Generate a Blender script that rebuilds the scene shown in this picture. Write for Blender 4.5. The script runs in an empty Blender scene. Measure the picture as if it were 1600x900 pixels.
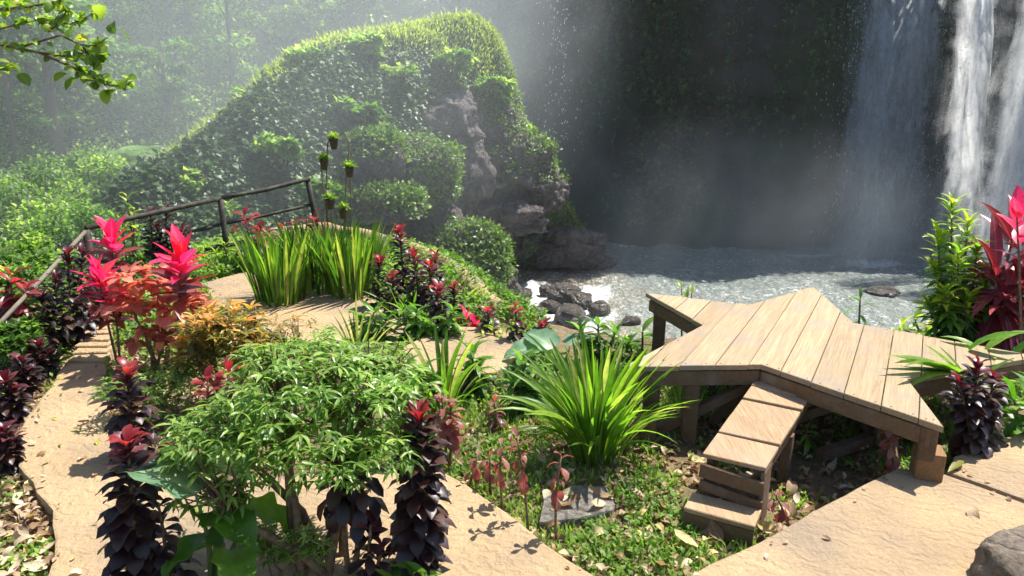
import bpy, bmesh, math, random
import numpy as np
from mathutils import Vector, Matrix, Euler
PI = math.pi
R = math.radians
random.seed(7)
rng = np.random.default_rng(7)
scene = bpy.context.scene
C = scene.collection

# ------------------------------------------------------------------ camera, world, sun, exposure
F_PX, PITCH, CAM_Z = 1150.0, R(15.7), 2.0          # focal length in pixels of the 1600 px wide photograph
cam_data = bpy.data.cameras.new('camera')
cam_data.sensor_width = 36.0
cam_data.lens = 36.0 * F_PX / 1600.0
cam_data.clip_start = 0.05
cam_data.clip_end = 600.0
cam = bpy.data.objects.new('camera', cam_data)
C.objects.link(cam)
cam.location = (0, 0, CAM_Z)
cam.rotation_euler = (PI / 2 - PITCH, 0, 0)
scene.camera = cam

SUN_EL, SUN_AZ = R(62), R(57)                      # azimuth measured from straight ahead (+Y) towards +X
world = bpy.data.worlds.new('World')
scene.world = world
world.use_nodes = True
wn = world.node_tree
wn.nodes.clear()
sky = wn.nodes.new('ShaderNodeTexSky')
sky.sky_type = 'NISHITA'
sky.sun_disc = False
sky.sun_elevation = SUN_EL
sky.sun_rotation = SUN_AZ
bg = wn.nodes.new('ShaderNodeBackground')
bg.inputs['Strength'].default_value = 0.10
wo = wn.nodes.new('ShaderNodeOutputWorld')
wn.links.new(sky.outputs[0], bg.inputs[0])
wn.links.new(bg.outputs[0], wo.inputs[0])

sun_data = bpy.data.lights.new('sun', 'SUN')
sun_data.energy = 5.0
sun_data.angle = R(0.5)
sun_data.color = (1.0, 0.95, 0.86)
sun = bpy.data.objects.new('sun', sun_data)
C.objects.link(sun)
sun_dir = Vector((math.sin(SUN_AZ) * math.cos(SUN_EL), math.cos(SUN_AZ) * math.cos(SUN_EL), math.sin(SUN_EL)))
sun.rotation_euler = sun_dir.to_track_quat('Z', 'Y').to_euler()

scene.view_settings.view_transform = 'Standard'
scene.view_settings.look = 'None'
scene.view_settings.exposure = 1.08
scene.view_settings.gamma = 1.0
scene.view_settings.use_curve_mapping = False
cy = scene.cycles
cy.max_bounces = 8
cy.diffuse_bounces = 3
cy.glossy_bounces = 2
cy.transmission_bounces = 4
cy.volume_bounces = 1
cy.transparent_max_bounces = 16
cy.sample_clamp_indirect = 6.0
cy.caustics_reflective = False
cy.caustics_refractive = False
cy.use_denoising = True
cy.use_adaptive_sampling = True
cy.adaptive_threshold = 0.03
cy.volume_step_rate = 1.0

# ------------------------------------------------------------------ where things stand: from the photograph into the place
CP, SP = math.cos(PITCH), math.sin(PITCH)

def ray(px, py):
    x = (px - 800.0) / F_PX
    u = (450.0 - py) / F_PX
    return Vector((x, CP + u * SP, -SP + u * CP))

def on_z(px, py, z=0.0):
    d = ray(px, py)
    t = (z - CAM_Z) / d.z
    return Vector((d.x * t, d.y * t, z))

def on_y(px, py, y):
    d = ray(px, py)
    t = y / d.y
    return Vector((d.x * t, y, CAM_Z + d.z * t))

def height_at(p, py):
    k = (450.0 - py) / F_PX
    return CAM_Z + p.y * (k * CP - SP) / (CP + k * SP)

# ------------------------------------------------------------------ helpers: noise, meshes, things
_T = rng.random((32, 32, 32))
def vnoise(P):
    P = np.asarray(P, float)
    i = np.floor(P).astype(int)
    f = P - i
    f = f * f * (3 - 2 * f)
    r = np.zeros(len(P))
    for dx in (0, 1):
        wx = f[:, 0] if dx else 1 - f[:, 0]
        for dy in (0, 1):
            wy = f[:, 1] if dy else 1 - f[:, 1]
            for dz in (0, 1):
                wz = f[:, 2] if dz else 1 - f[:, 2]
                r += wx * wy * wz * _T[(i[:, 0] + dx) % 32, (i[:, 1] + dy) % 32, (i[:, 2] + dz) % 32]
    return r * 2 - 1

def fbm(P, scale=1.0, octaves=4, gain=0.5):
    P = np.asarray(P, float) * scale
    r, a = np.zeros(len(P)), 1.0
    for o in range(octaves):
        r += a * vnoise(P + 11.3 * o)
        P = P * 2.03
        a *= gain
    return r

def mesh_np(name, V, F, attrs=None, smooth=False, mat=None):
    """V (n,3); F (m,k) with one k, or a list of such arrays; attrs: name -> float per vertex"""
    Fs = F if isinstance(F, list) else [F]
    me = bpy.data.meshes.new(name)
    me.vertices.add(len(V))
    me.vertices.foreach_set('co', np.asarray(V, np.float32).ravel())
    loops = np.concatenate([np.asarray(f, np.int32).ravel() for f in Fs])
    tot = np.concatenate([np.full(len(f), np.asarray(f).shape[1], np.int32) for f in Fs])
    start = np.concatenate([[0], np.cumsum(tot)[:-1]]).astype(np.int32)
    me.loops.add(len(loops))
    me.loops.foreach_set('vertex_index', loops)
    me.polygons.add(len(tot))
    me.polygons.foreach_set('loop_start', start)
    me.update(calc_edges=True)
    me.polygons.foreach_set('use_smooth', np.full(len(tot), bool(smooth)))
    for k, a in (attrs or {}).items():
        at = me.attributes.new(k, 'FLOAT', 'POINT')
        at.data.foreach_set('value', np.asarray(a, np.float32))
    if mat:
        me.materials.append(mat)
    me.update()
    return me

def link(name, me, parent=None):
    o = bpy.data.objects.new(name, me)
    C.objects.link(o)
    if parent is not None:
        o.parent = parent
    return o

def tag(o, label=None, cat=None, group=None, kind=None):
    if label: o['label'] = label
    if cat: o['category'] = cat
    if group: o['group'] = group
    if kind: o['kind'] = kind
    return o

def thing(name, label, cat, loc=(0, 0, 0), rz=0.0, group=None):
    o = bpy.data.objects.new(name, None)
    C.objects.link(o)
    o.empty_display_size = 0.1
    o.location = loc
    o.rotation_euler = (0, 0, rz)
    return tag(o, label, cat, group)

class MB:
    """collects tubes, boxes and prisms into one mesh"""
    def __init__(self):
        self.V, self.Q, self.T, self.n = [], [], [], 0
    def add(self, V, Q=(), T=()):
        V = np.asarray(V, float)
        if len(Q): self.Q.append(np.asarray(Q, int) + self.n)
        if len(T): self.T.append(np.asarray(T, int) + self.n)
        self.V.append(V)
        self.n += len(V)
    def tube(self, pts, radii, sides=6, cap=True):
        pts = [Vector(p) for p in pts]
        n = len(pts)
        if not hasattr(radii, '__len__'): radii = [radii] * n
        V = []
        ref = None
        for i, p in enumerate(pts):
            t = (pts[min(i + 1, n - 1)] - pts[max(i - 1, 0)]).normalized()
            if ref is None:
                ref = Vector((1, 0, 0)) if abs(t.x) < 0.8 else Vector((0, 1, 0))
            a = (ref - t * ref.dot(t)).normalized()
            ref = a
            b = t.cross(a)
            for k in range(sides):
                an = 2 * PI * k / sides
                V.append(p + (a * math.cos(an) + b * math.sin(an)) * radii[i])
        Q = [(i * sides + k, i * sides + (k + 1) % sides, (i + 1) * sides + (k + 1) % sides, (i + 1) * sides + k)
             for i in range(n - 1) for k in range(sides)]
        T = []
        if cap:
            V += [pts[0], pts[-1]]
            a, b = n * sides, n * sides + 1
            T += [(a, (k + 1) % sides, k) for k in range(sides)]
            T += [(b, (n - 1) * sides + k, (n - 1) * sides + (k + 1) % sides) for k in range(sides)]
        self.add([tuple(v) for v in V], Q, T)
    def beam(self, a, b, w, h, up=(0, 0, 1), bev=0.004):
        """rectangular bar from a to b, width w (across), height h (along up), chamfered edges"""
        a, b = Vector(a), Vector(b)
        t = (b - a).normalized()
        up = Vector(up)
        s = t.cross(up).normalized()
        u = s.cross(t).normalized()
        sec = [(-w/2+bev, -h/2), (w/2-bev, -h/2), (w/2, -h/2+bev), (w/2, h/2-bev), (w/2-bev, h/2), (-w/2+bev, h/2), (-w/2, h/2-bev), (-w/2, -h/2+bev)]
        V = []
        for p in (a, b):
            for x, y in sec:
                V.append(tuple(p + s * x + u * y))
        Q = [(k, (k + 1) % 8, 8 + (k + 1) % 8, 8 + k) for k in range(8)]
        V += [tuple(a), tuple(b)]
        T = [(16, (k + 1) % 8, k) for k in range(8)] + [(17, 8 + k, 8 + (k + 1) % 8) for k in range(8)]
        self.add(V, Q, T)
    def mesh(self, name, mat=None, smooth=False):
        F = []
        if self.Q: F.append(np.concatenate(self.Q))
        if self.T: F.append(np.concatenate(self.T))
        return mesh_np(name, np.concatenate(self.V), F, smooth=smooth, mat=mat)
    def build(self, name, mat, parent=None, smooth=False):
        return link(name, self.mesh(name, mat, smooth), parent)

# ------------------------------------------------------------------ leaves
def leaf_geo(L, W, droop=0.6, fold=0.25, shape='lance', nseg=4, wav=0.0, rise=0.0, twist=0.0):
    """a leaf growing from the origin along +Y, its upper face towards +Z; returns verts, quads, along, rib"""
    prof = {'lance': lambda s: (math.sin(PI * min(1, s * 0.98 + 0.02) ** 0.75)) ** 0.9 if s < 1 else 0.02,
            'oval': lambda s: math.sin(PI * (0.04 + 0.95 * s) ** 0.9) ** 0.7,
            'strap': lambda s: min(1.0, 0.55 + 1.2 * s) * (1 - max(0, (s - 0.5) / 0.5) ** 2.2) + 0.01,
            'heart': lambda s: (min(1, (s + 0.06) / 0.16)) ** 0.6 * (1 - s) ** 0.62 + 0.01,
            'arum': lambda s: math.sin(PI * min(1.0, 0.12 + 0.88 * s) ** 0.72) + 0.12 * math.sin(s * 26.0) * (1 - s) if s < 0.99 else 0.02,
            'spoon': lambda s: 0.22 + 0.78 * math.sin(PI * max(0, (s - 0.15) / 0.86) ** 1.1) if s < 0.99 else 0.03}[shape]
    V, along, rib = [], [], []
    y = z = 0.0
    ang = rise
    for i in range(nseg + 1):
        s = i / nseg
        w = W * 0.5 * prof(s)
        up = (-math.sin(ang), math.cos(ang))
        wv = wav * W * math.sin(s * 17.0)
        c, sn = math.cos(twist * s), math.sin(twist * s)
        for sg in (-1, 0, 1):
            off = fold * w * abs(sg) + (wv * sg if sg else 0)
            x = sg * w
            x, off2 = x * c - off * sn, x * sn + off * c
            V.append((x, y + up[0] * off2, z + up[1] * off2))
            along.append(s)
            rib.append(1.0 if sg == 0 else 0.0)
        y += math.cos(ang) * L / nseg
        z += math.sin(ang) * L / nseg
        ang -= droop / nseg
    Q = []
    for i in range(nseg):
        a = 3 * i
        Q += [(a, a + 1, a + 4, a + 3), (a + 1, a + 2, a + 5, a + 4)]
    return np.array(V), np.array(Q), np.array(along), np.array(rib)

def leaf_mesh(name, mat, *a, **k):
    V, Q, al, rb = leaf_geo(*a, **k)
    return mesh_np(name, V, Q, {'along': al, 'rib': rb}, smooth=True, mat=mat)

def merged_leaves(name, geo, M, P, S, tint, mat, extra=None):
    """one mesh of many leaves: rotations M (m,3,3), places P (m,3), sizes S (m,), tint (m,)"""
    V, Q, al, rb = geo
    m, n = len(P), len(V)
    X = np.einsum('mij,nj->mni', M, V) * np.asarray(S)[:, None, None] + np.asarray(P)[:, None, :]
    F = (np.asarray(Q)[None] + (np.arange(m) * n)[:, None, None]).reshape(-1, Q.shape[1])
    return mesh_np(name, X.reshape(-1, 3), F, {'tint': np.repeat(tint, n), 'along': np.tile(al, m), 'rib': np.tile(rb, m)}, smooth=False, mat=mat)

SCRAP = (np.array([(0, 0, 0), (-0.32, 0.45, 0.07), (0, 0.5, 0.0), (0.32, 0.45, 0.07), (0, 1, -0.14)]),
         np.array([(0, 2, 1), (0, 3, 2), (1, 2, 4), (2, 3, 4)]), np.array([0, .45, .5, .45, 1]), np.array([1, 0, 1, 0, 1.0]))
SLIM = (np.array([(0, 0, 0), (-0.1, 0.45, 0.03), (0.1, 0.45, 0.03), (0, 1, -0.12)]), np.array([(0, 2, 1), (1, 2, 3)]), np.array([0, .45, .45, 1]), np.array([1, 0, 0, 1.0]))

def frames(dirs, up=None, roll=None):
    """rotation matrices whose Y column is dirs and whose Z column leans to up"""
    Y = dirs / np.linalg.norm(dirs, axis=1, keepdims=True)
    if up is None: up = np.tile([0, 0, 1.0], (len(Y), 1))
    X = np.cross(Y, up)
    nx = np.linalg.norm(X, axis=1, keepdims=True)
    X = np.where(nx < 1e-3, np.array([[1.0, 0, 0]]), X / np.maximum(nx, 1e-3))
    Z = np.cross(X, Y)
    if roll is not None:
        c, s = np.cos(roll)[:, None], np.sin(roll)[:, None]
        X, Z = X * c + Z * s, Z * c - X * s
    return np.stack([X, Y, Z], axis=2)

def rand_dirs(n):
    v = rng.normal(size=(n, 3))
    return v / np.linalg.norm(v, axis=1, keepdims=True)

# ------------------------------------------------------------------ materials
class NT:
    def __init__(self, name):
        self.m = bpy.data.materials.new(name)
        self.m.use_nodes = True
        self.t = self.m.node_tree
        self.t.nodes.clear()
        self.out = self.t.nodes.new('ShaderNodeOutputMaterial')
    def n(self, typ, _out=0, **inp):
        nd = self.t.nodes.new('ShaderNode' + typ)
        for k, v in inp.items():
            if k.startswith('p_'):
                setattr(nd, k[2:], v)
        for k, v in inp.items():
            if k.startswith('p_'): continue
            key = int(k[1:]) if k[0] == 'i' and k[1:].isdigit() else k.replace('_', ' ')
            self.set(nd.inputs[key], v)
        return nd
    def set(self, sock, v):
        if isinstance(v, bpy.types.NodeSocket): self.t.links.new(v, sock)
        elif isinstance(v, bpy.types.Node): self.t.links.new(v.outputs[0], sock)
        elif isinstance(v, tuple) and len(v) == 3 and sock.type == 'RGBA': sock.default_value = (*v, 1)
        else: sock.default_value = v
    def ramp(self, fac, stops, interp='LINEAR'):
        nd = self.t.nodes.new('ShaderNodeValToRGB')
        cr = nd.color_ramp
        cr.interpolation = interp
        while len(cr.elements) < len(stops): cr.elements.new(0.5)
        for e, (p, c) in zip(cr.elements, stops):
            e.position = p
            e.color = (*c, 1) if hasattr(c, '__len__') else (c, c, c, 1)
        self.set(nd.inputs[0], fac)
        return nd.outputs[0]
    def math(self, op, a, b=0.0, clamp=False):
        nd = self.t.nodes.new('ShaderNodeMath')
        nd.operation = op
        nd.use_clamp = clamp
        self.set(nd.inputs[0], a)
        self.set(nd.inputs[1], b)
        return nd.outputs[0]
    def mix(self, fac, a, b, blend='MIX'):
        nd = self.t.nodes.new('ShaderNodeMix')
        nd.data_type = 'RGBA'
        nd.blend_type = blend
        self.set(nd.inputs[0], fac)
        self.set(nd.inputs[6], a)
        self.set(nd.inputs[7], b)
        return nd.outputs[2]
    def noise(self, vec, scale, detail=4.0, rough=0.55, dist=0.0):
        nd = self.t.nodes.new('ShaderNodeTexNoise')
        if vec is not None: self.set(nd.inputs['Vector'], vec)
        nd.inputs['Scale'].default_value = scale
        nd.inputs['Detail'].default_value = detail
        nd.inputs['Roughness'].default_value = rough
        nd.inputs['Distortion'].default_value = dist
        return nd.outputs[0]
    def co(self, which='Object'):
        return self.t.nodes.new('ShaderNodeTexCoord').outputs[which]
    def scaled(self, vec, sc, rot=(0, 0, 0)):
        nd = self.t.nodes.new('ShaderNodeMapping')
        self.set(nd.inputs[0], vec)
        nd.inputs['Rotation'].default_value = rot
        nd.inputs['Scale'].default_value = sc
        return nd.outputs[0]
    def attr(self, name):
        nd = self.t.nodes.new('ShaderNodeAttribute')
        nd.attribute_name = name
        return nd.outputs['Fac']
    def rnd(self):
        return self.t.nodes.new('ShaderNodeObjectInfo').outputs['Random']
    def bump(self, h, strength=0.5, dist=0.01):
        nd = self.t.nodes.new('ShaderNodeBump')
        self.set(nd.inputs['Height'], h)
        nd.inputs['Strength'].default_value = strength
        nd.inputs['Distance'].default_value = dist
        return nd.outputs[0]
    def pbr(self, col, rough=0.6, bump=None, spec=0.5):
        nd = self.t.nodes.new('ShaderNodeBsdfPrincipled')
        self.set(nd.inputs['Base Color'], col)
        self.set(nd.inputs['Roughness'], rough)
        nd.inputs['Specular IOR Level'].default_value = spec
        if bump is not None: self.set(nd.inputs['Normal'], bump)
        return nd.outputs[0]
    def done(self, sh):
        self.t.links.new(sh, self.out.inputs['Surface'])
        return self.m

def leaf_mat(name, stops, src='obj', trans=0.4, glow=1.6, warm=(1.1, 1.25, 0.55), rough=0.42, spec=0.45, rib=0.0, ribcol=(0.5, 0.6, 0.3)):
    """stops: colour ramp over a per-leaf random value ('obj' single leaves, 'attr' merged leaves) or along the leaf ('along')"""
    t = NT(name)
    if src == 'obj': fac = t.rnd()
    elif src == 'attr': fac = t.attr('tint')
    else: fac = t.math('ADD', t.attr('along'), t.math('MULTIPLY', t.math('SUBTRACT', t.rnd(), 0.5), 0.35))
    col = t.ramp(fac, stops)
    blot = t.noise(t.co('Object'), 14.0 if src != 'attr' else 3.0, 3.0)
    col = t.mix(1.0, col, t.ramp(blot, [(0.25, 0.68), (0.75, 1.22)]), 'MULTIPLY')
    if rib: col = t.mix(t.math('MULTIPLY', t.math('POWER', t.attr('rib'), 8.0), rib), col, ribcol)
    p = t.pbr(col, rough, None, spec)
    tr = t.n('BsdfTranslucent', Color=t.mix(1.0, col, tuple(glow * w for w in warm), 'MULTIPLY'))
    return t.done(t.n('MixShader', i0=trans, i1=p, i2=tr.outputs[0]).outputs[0])
# ------------------------------------------------------------------ materials of the setting
def soil_mat():
    t = NT('garden soil'); v = t.co('Object')
    n1 = t.noise(v, 1.3, 5); n2 = t.noise(v, 24, 6, 0.7)
    col = t.mix(t.ramp(n1, [(0.35, 0.0), (0.65, 1.0)]), (0.24, 0.165, 0.10), (0.36, 0.265, 0.17))
    col = t.mix(t.ramp(n2, [(0.3, 0.0), (0.7, 1.0)]), t.mix(1.0, col, (0.45, 0.42, 0.4), 'MULTIPLY'), col)
    moss = t.ramp(t.noise(v, 2.6, 4), [(0.48, 0.0), (0.6, 1.0)])
    col = t.mix(t.math('MULTIPLY', moss, 0.5), col, (0.07, 0.10, 0.025))
    return t.done(t.pbr(col, 0.95, t.bump(t.noise(v, 40, 6, 0.75), 0.9, 0.03), 0.15))

def concrete_mat():
    t = NT('brushed concrete'); v = t.co('Object')
    n1 = t.noise(v, 1.6, 5, 0.6); n2 = t.noise(v, 60, 5, 0.7)
    col = t.mix(t.ramp(n1, [(0.3, 0.0), (0.7, 1.0)]), (0.35, 0.25, 0.142), (0.48, 0.35, 0.205))
    col = t.mix(t.math('MULTIPLY', t.ramp(n2, [(0.38, 1.0), (0.62, 0.0)]), 0.45), col, (0.26, 0.18, 0.11))
    st = t.noise(v, 0.9, 4, 0.6)
    col = t.mix(t.math('MULTIPLY', t.ramp(st, [(0.48, 0.0), (0.66, 1.0)]), 0.7), col, (0.20, 0.165, 0.135))
    w = t.n('TexWave', p_wave_type='BANDS', p_bands_direction='Y', Vector=t.scaled(v, (1, 1, 1), (0, 0, R(14))), Scale=3.5, Distortion=14.0, Detail=4.0, Detail_Scale=2.2)
    h = t.math('ADD', t.math('MULTIPLY', w.outputs[1], 0.35), t.math('MULTIPLY', n2, 0.8))
    return t.done(t.pbr(col, 0.93, t.bump(h, 0.9, 0.016), 0.15))

def rock_mat(name, dark, light, sc=1.0, wet=0.75):
    t = NT(name); v = t.co('Object')
    n1 = t.noise(v, 0.8 * sc, 6, 0.65); n2 = t.noise(v, 5 * sc, 8, 0.7)
    col = t.mix(t.ramp(n1, [(0.3, 0.0), (0.7, 1.0)]), dark, light)
    col = t.mix(t.ramp(n2, [(0.35, 0.0), (0.65, 1.0)]), t.mix(1.0, col, (0.4, 0.38, 0.4), 'MULTIPLY'), col)
    vo = t.n('TexVoronoi', p_feature='DISTANCE_TO_EDGE', Vector=v, Scale=1.6 * sc)
    h = t.math('ADD', n2, t.math('MULTIPLY', t.ramp(vo.outputs[0], [(0.0, 0.0), (0.12, 1.0)]), 0.35))
    return t.done(t.pbr(col, wet, t.bump(h, 1.0, 0.25 / sc), 0.35))

def forest_floor_mat():
    t = NT('forest floor'); v = t.co('Object')
    col = t.mix(t.ramp(t.noise(v, 0.35, 6), [(0.35, 0.0), (0.65, 1.0)]), (0.022, 0.040, 0.012), (0.055, 0.085, 0.022))
    return t.done(t.pbr(col, 0.95, t.bump(t.noise(v, 2.2, 7, 0.75), 1.0, 0.5), 0.1))

def cliff_mat():
    t = NT('wet mossy cliff'); v = t.co('Object')
    n1 = t.noise(t.scaled(v, (1, 1, 0.45)), 0.35, 7, 0.65); n2 = t.noise(v, 3.0, 8, 0.7)
    col = t.mix(t.ramp(n1, [(0.35, 0.0), (0.65, 1.0)]), (0.02, 0.02, 0.022), (0.085, 0.078, 0.075))
    moss = t.math('MULTIPLY', t.ramp(t.noise(v, 0.16, 4), [(0.42, 0.0), (0.58, 1.0)]), t.ramp(n2, [(0.35, 0.2), (0.6, 1.0)]))
    col = t.mix(moss, col, (0.03, 0.075, 0.022))
    return t.done(t.pbr(col, 0.8, t.bump(t.math('ADD', n2, n1), 1.0, 0.5), 0.25))

M_SOIL, M_CONC, M_FLOOR, M_CLIFF = soil_mat(), concrete_mat(), forest_floor_mat(), cliff_mat()
M_ROCK = rock_mat('purple grey rock', (0.075, 0.065, 0.062), (0.25, 0.21, 0.20), 1.0)
M_STONE = rock_mat('pale garden stone', (0.23, 0.185, 0.14), (0.42, 0.345, 0.26), 6.0, 0.9)
M_SLAB = rock_mat('pale flat stone', (0.24, 0.22, 0.185), (0.40, 0.37, 0.315), 5.0, 0.9)
M_RIVROCK = rock_mat('wet river rock', (0.07, 0.062, 0.055), (0.22, 0.195, 0.17), 1.6, 0.3)

# ------------------------------------------------------------------ terrain: one sheet, fine near the camera, out to the far hills
RIVER_Z = -6.0
EDGE = [(-30, -12), (-4.2, -12), (-3.6, 2.0), (-4.0, 4.5), (-4.3, 7.0), (-3.4, 9.2), (-2.2, 9.5), (-1.5, 8.9), (-0.85, 8.0), (-0.3, 6.6), (0.1, 5.95), (1.0, 5.45), (1.8, 5.5), (3.2, 5.55),
        (4.6, 5.6), (10, 6.5), (30, 8), (30, -12)]
EDGE = np.array(EDGE[1:], float)

def poly_dist(P, poly):
    """signed distance (negative inside) of points P (n,2)"""
    d = np.full(len(P), 1e9)
    inside = np.zeros(len(P), bool)
    for a, b in zip(poly, np.roll(poly, -1, axis=0)):
        ab = b - a
        t = np.clip(((P - a) @ ab) / (ab @ ab), 0, 1)
        d = np.minimum(d, np.linalg.norm(P - a - t[:, None] * ab, axis=1))
        c = ((a[1] > P[:, 1]) != (b[1] > P[:, 1])) & (P[:, 0] < (b[0] - a[0]) * (P[:, 1] - a[1]) / (b[1] - a[1] + 1e-12) + a[0])
        inside ^= c
    return np.where(inside, -d, d)

def sstep(a, b, x):
    t = np.clip((x - a) / (b - a), 0, 1)
    return t * t * (3 - 2 * t)

def land_z(x, y):
    x, y = np.asarray(x, float), np.asarray(y, float)
    P2 = np.stack([x, y], 1)
    P3 = np.stack([x, y, np.zeros_like(x)], 1)
    d = poly_dist(P2, EDGE)
    garden = 0.03 * fbm(P3, 1.4, 3) + 0.012 * fbm(P3, 9, 2)
    garden = garden + 0.13 * sstep(1.5, 2.6, x) * sstep(6.5, 5.0, y)
    # the valley on the left: a shoulder just below the garden, then a rising forest slope
    r = np.hypot(x + 2, y)
    left = -2.7 + 0.14 * np.clip(r - 14, -8, 14) + 0.62 * np.clip(r - 30, 0, 60) + 0.5 * fbm(P3, 0.16, 4) * sstep(6, 16, r) * 2.0
    river = RIVER_Z - 0.7 + 0.5 * fbm(P3, 0.3, 3)
    wl = sstep(-7.0, -12.5, x + 0.10 * (y - 12)) * 0.999
    behind = sstep(33, 44, y) * sstep(3, -6, x)
    wl = np.maximum(wl, behind)
    low = river * (1 - wl) + left * wl
    drop = sstep(0.15, 1.0, d) * 0.22 + sstep(0.6, 7.0, d) * 0.78
    z = garden * (1 - drop) + low * drop
    # high ground behind the cliff
    return z

def axis(lo, hi, fine_lo, fine_hi, fine, grow):
    a = list(np.arange(fine_lo, fine_hi, fine))
    s, p = fine, fine_hi
    while p < hi:
        a.append(p); s = min(s * grow, 2.5); p += s
    s, p = fine, fine_lo - fine
    b = []
    while p > lo:
        b.append(p); s = min(s * grow, 2.5); p -= s
    return np.array([lo] + b[::-1] + a + [hi])

gx = axis(-75, 60, -4.6, 5.2, 0.06, 1.10)
gy = axis(-14, 110, 1.0, 8.0, 0.06, 1.10)
X, Y = np.meshgrid(gx, gy)
Z = land_z(X.ravel(), Y.ravel())
nx, ny = len(gx), len(gy)
ii = (np.arange(ny - 1)[:, None] * nx + np.arange(nx - 1)[None]).ravel()
Fg = np.stack([ii, ii + 1, ii + nx + 1, ii + nx], 1)
me = mesh_np('ground', np.stack([X.ravel(), Y.ravel(), Z], 1), Fg, smooth=True)
me.materials.append(M_SOIL); me.materials.append(M_FLOOR)
cxy = np.stack([X.ravel(), Y.ravel()], 1)[Fg].mean(1)
me.polygons.foreach_set('material_index', (poly_dist(cxy, EDGE) > 0.35).astype(np.int32))
tag(link('ground', me), kind='structure')

# ------------------------------------------------------------------ paths: slabs of poured concrete with a real edge
PATHS = []
def slab(name, px, ztop, thick, mat, kind='structure', sub=0.05, jit=0.006, parent=None, bow=0.0):
    """a slab whose outline is the list of photograph points lying on its top"""
    P = [on_z(a, b, ztop) for a, b in px]
    # resample the outline so that it can be uneven
    out = []
    for a, b in zip(P, P[1:] + P[:1]):
        n = max(1, int((b - a).length / 0.12))
        for k in range(n): out.append(a.lerp(b, k / n))
    o2 = np.array([(p.x, p.y, 0) for p in out])
    wob = np.stack([fbm(o2 + 3, 4, 3), fbm(o2 + 17, 4, 3)], 1) * 0.018
    o2[:, :2] += wob
    PATHS.append(o2[:, :2].copy())
    bm = bmesh.new()
    vs = [bm.verts.new((x, y, ztop)) for x, y, _ in o2]
    f = bm.faces.new(vs)
    if f.normal.z < 0: f.normal_flip()
    r = bmesh.ops.extrude_face_region(bm, geom=[f])
    low = [v for v in r['geom'] if isinstance(v, bmesh.types.BMVert)]
    for v in low: v.co.z -= thick
    bm.normal_update()
    if f.is_valid and f.normal.z < 0: f.normal_flip()
    bmesh.ops.recalc_face_normals(bm, faces=bm.faces)
    bmesh.ops.triangulate(bm, faces=[x for x in bm.faces if len(x.verts) > 4])
    tops = [e for e in bm.edges if abs(e.verts[0].co.z - ztop) < 1e-5 and abs(e.verts[1].co.z - ztop) < 1e-5 and len(e.link_faces) == 2 and abs(e.link_faces[0].normal.z - e.link_faces[1].normal.z) > 0.5]
    bmesh.ops.bevel(bm, geom=tops, offset=0.012, segments=2, affect='EDGES', profile=0.6)
    me = bpy.data.meshes.new(name)
    bm.to_mesh(me); bm.free()
    me.materials.append(mat)
    o = link(name, me, parent)
    if kind: o['kind'] = kind
    return o

slab('left_path', [(178, 486), (140, 494), (110, 560), (65, 620), (28, 682), (34, 726), (80, 800), (82, 870), (60, 960), (200, 1010), (960, 1010), (930, 903), (852, 852), (792, 802), (722, 757), (690, 736),
                   (560, 738), (400, 745), (262, 770), (205, 715), (172, 650), (164, 600), (173, 545)], 0.06, 0.16, M_CONC)
slab('right_path', [(1040, 915), (1150, 866), (1240, 815), (1322, 776), (1398, 730), (1440, 737), (1478, 742), (1607, 788), (1640, 900), (1640, 1000), (1000, 1000)], 0.20, 0.3, M_CONC)
slab('right_path_far', [(1482, 739), (1492, 715), (1540, 694), (1610, 668), (1800, 640), (1830, 760), (1700, 810), (1611, 784)], 0.205, 0.3, M_CONC)
slab('back_path', [(318, 442), (352, 432), (416, 416), (470, 424), (560, 452), (610, 474), (640, 500), (640, 535), (600, 548), (520, 545), (430, 528), (330, 478)], 0.045, 0.14, M_CONC)
tag(slab('round_slab', [(618, 566), (632, 540), (668, 522), (716, 510), (764, 510), (800, 522), (812, 545), (800, 566), (770, 582), (716, 588), (660, 582)], 0.09, 0.2, M_CONC, kind=None),
    'round raised concrete slab behind the green sword-leaf plants', 'slab')
for yl, xa, xb in ((499, 141, 177), (506, 137, 176), (513, 133, 175), (521, 130, 174), (530, 126, 173), (540, 121, 172), (551, 117, 171), (563, 111, 169)):
    m_ = MB(); a_, b_ = on_z(xa, yl, 0.064), on_z(xb, yl + random.uniform(-2, 3), 0.064)
    m_.beam(a_, b_, 0.075, 0.026, bev=0.006)
    tag(m_.build('step_ridge', M_CONC), kind='structure')
# the rounded kerb that holds the terrace along the drop
kb = MB()
kp = [on_z(a, b, 0.02) for a, b in [(415, 372), (500, 362), (560, 372), (620, 388), (680, 408), (718, 432), (752, 466), (775, 490)]]
pts = []
for a, b in zip(kp, kp[1:]):
    for k in range(4): pts.append(a.lerp(b, k / 4))
pts.append(kp[-1])
kb.tube([p + Vector((0, 0, 0.02 + 0.03 * random.random())) for p in pts], [0.09 + 0.02 * random.random() for _ in pts], 8)
tag(kb.build('terrace_kerb', M_CONC, None, True), kind='structure')

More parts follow.
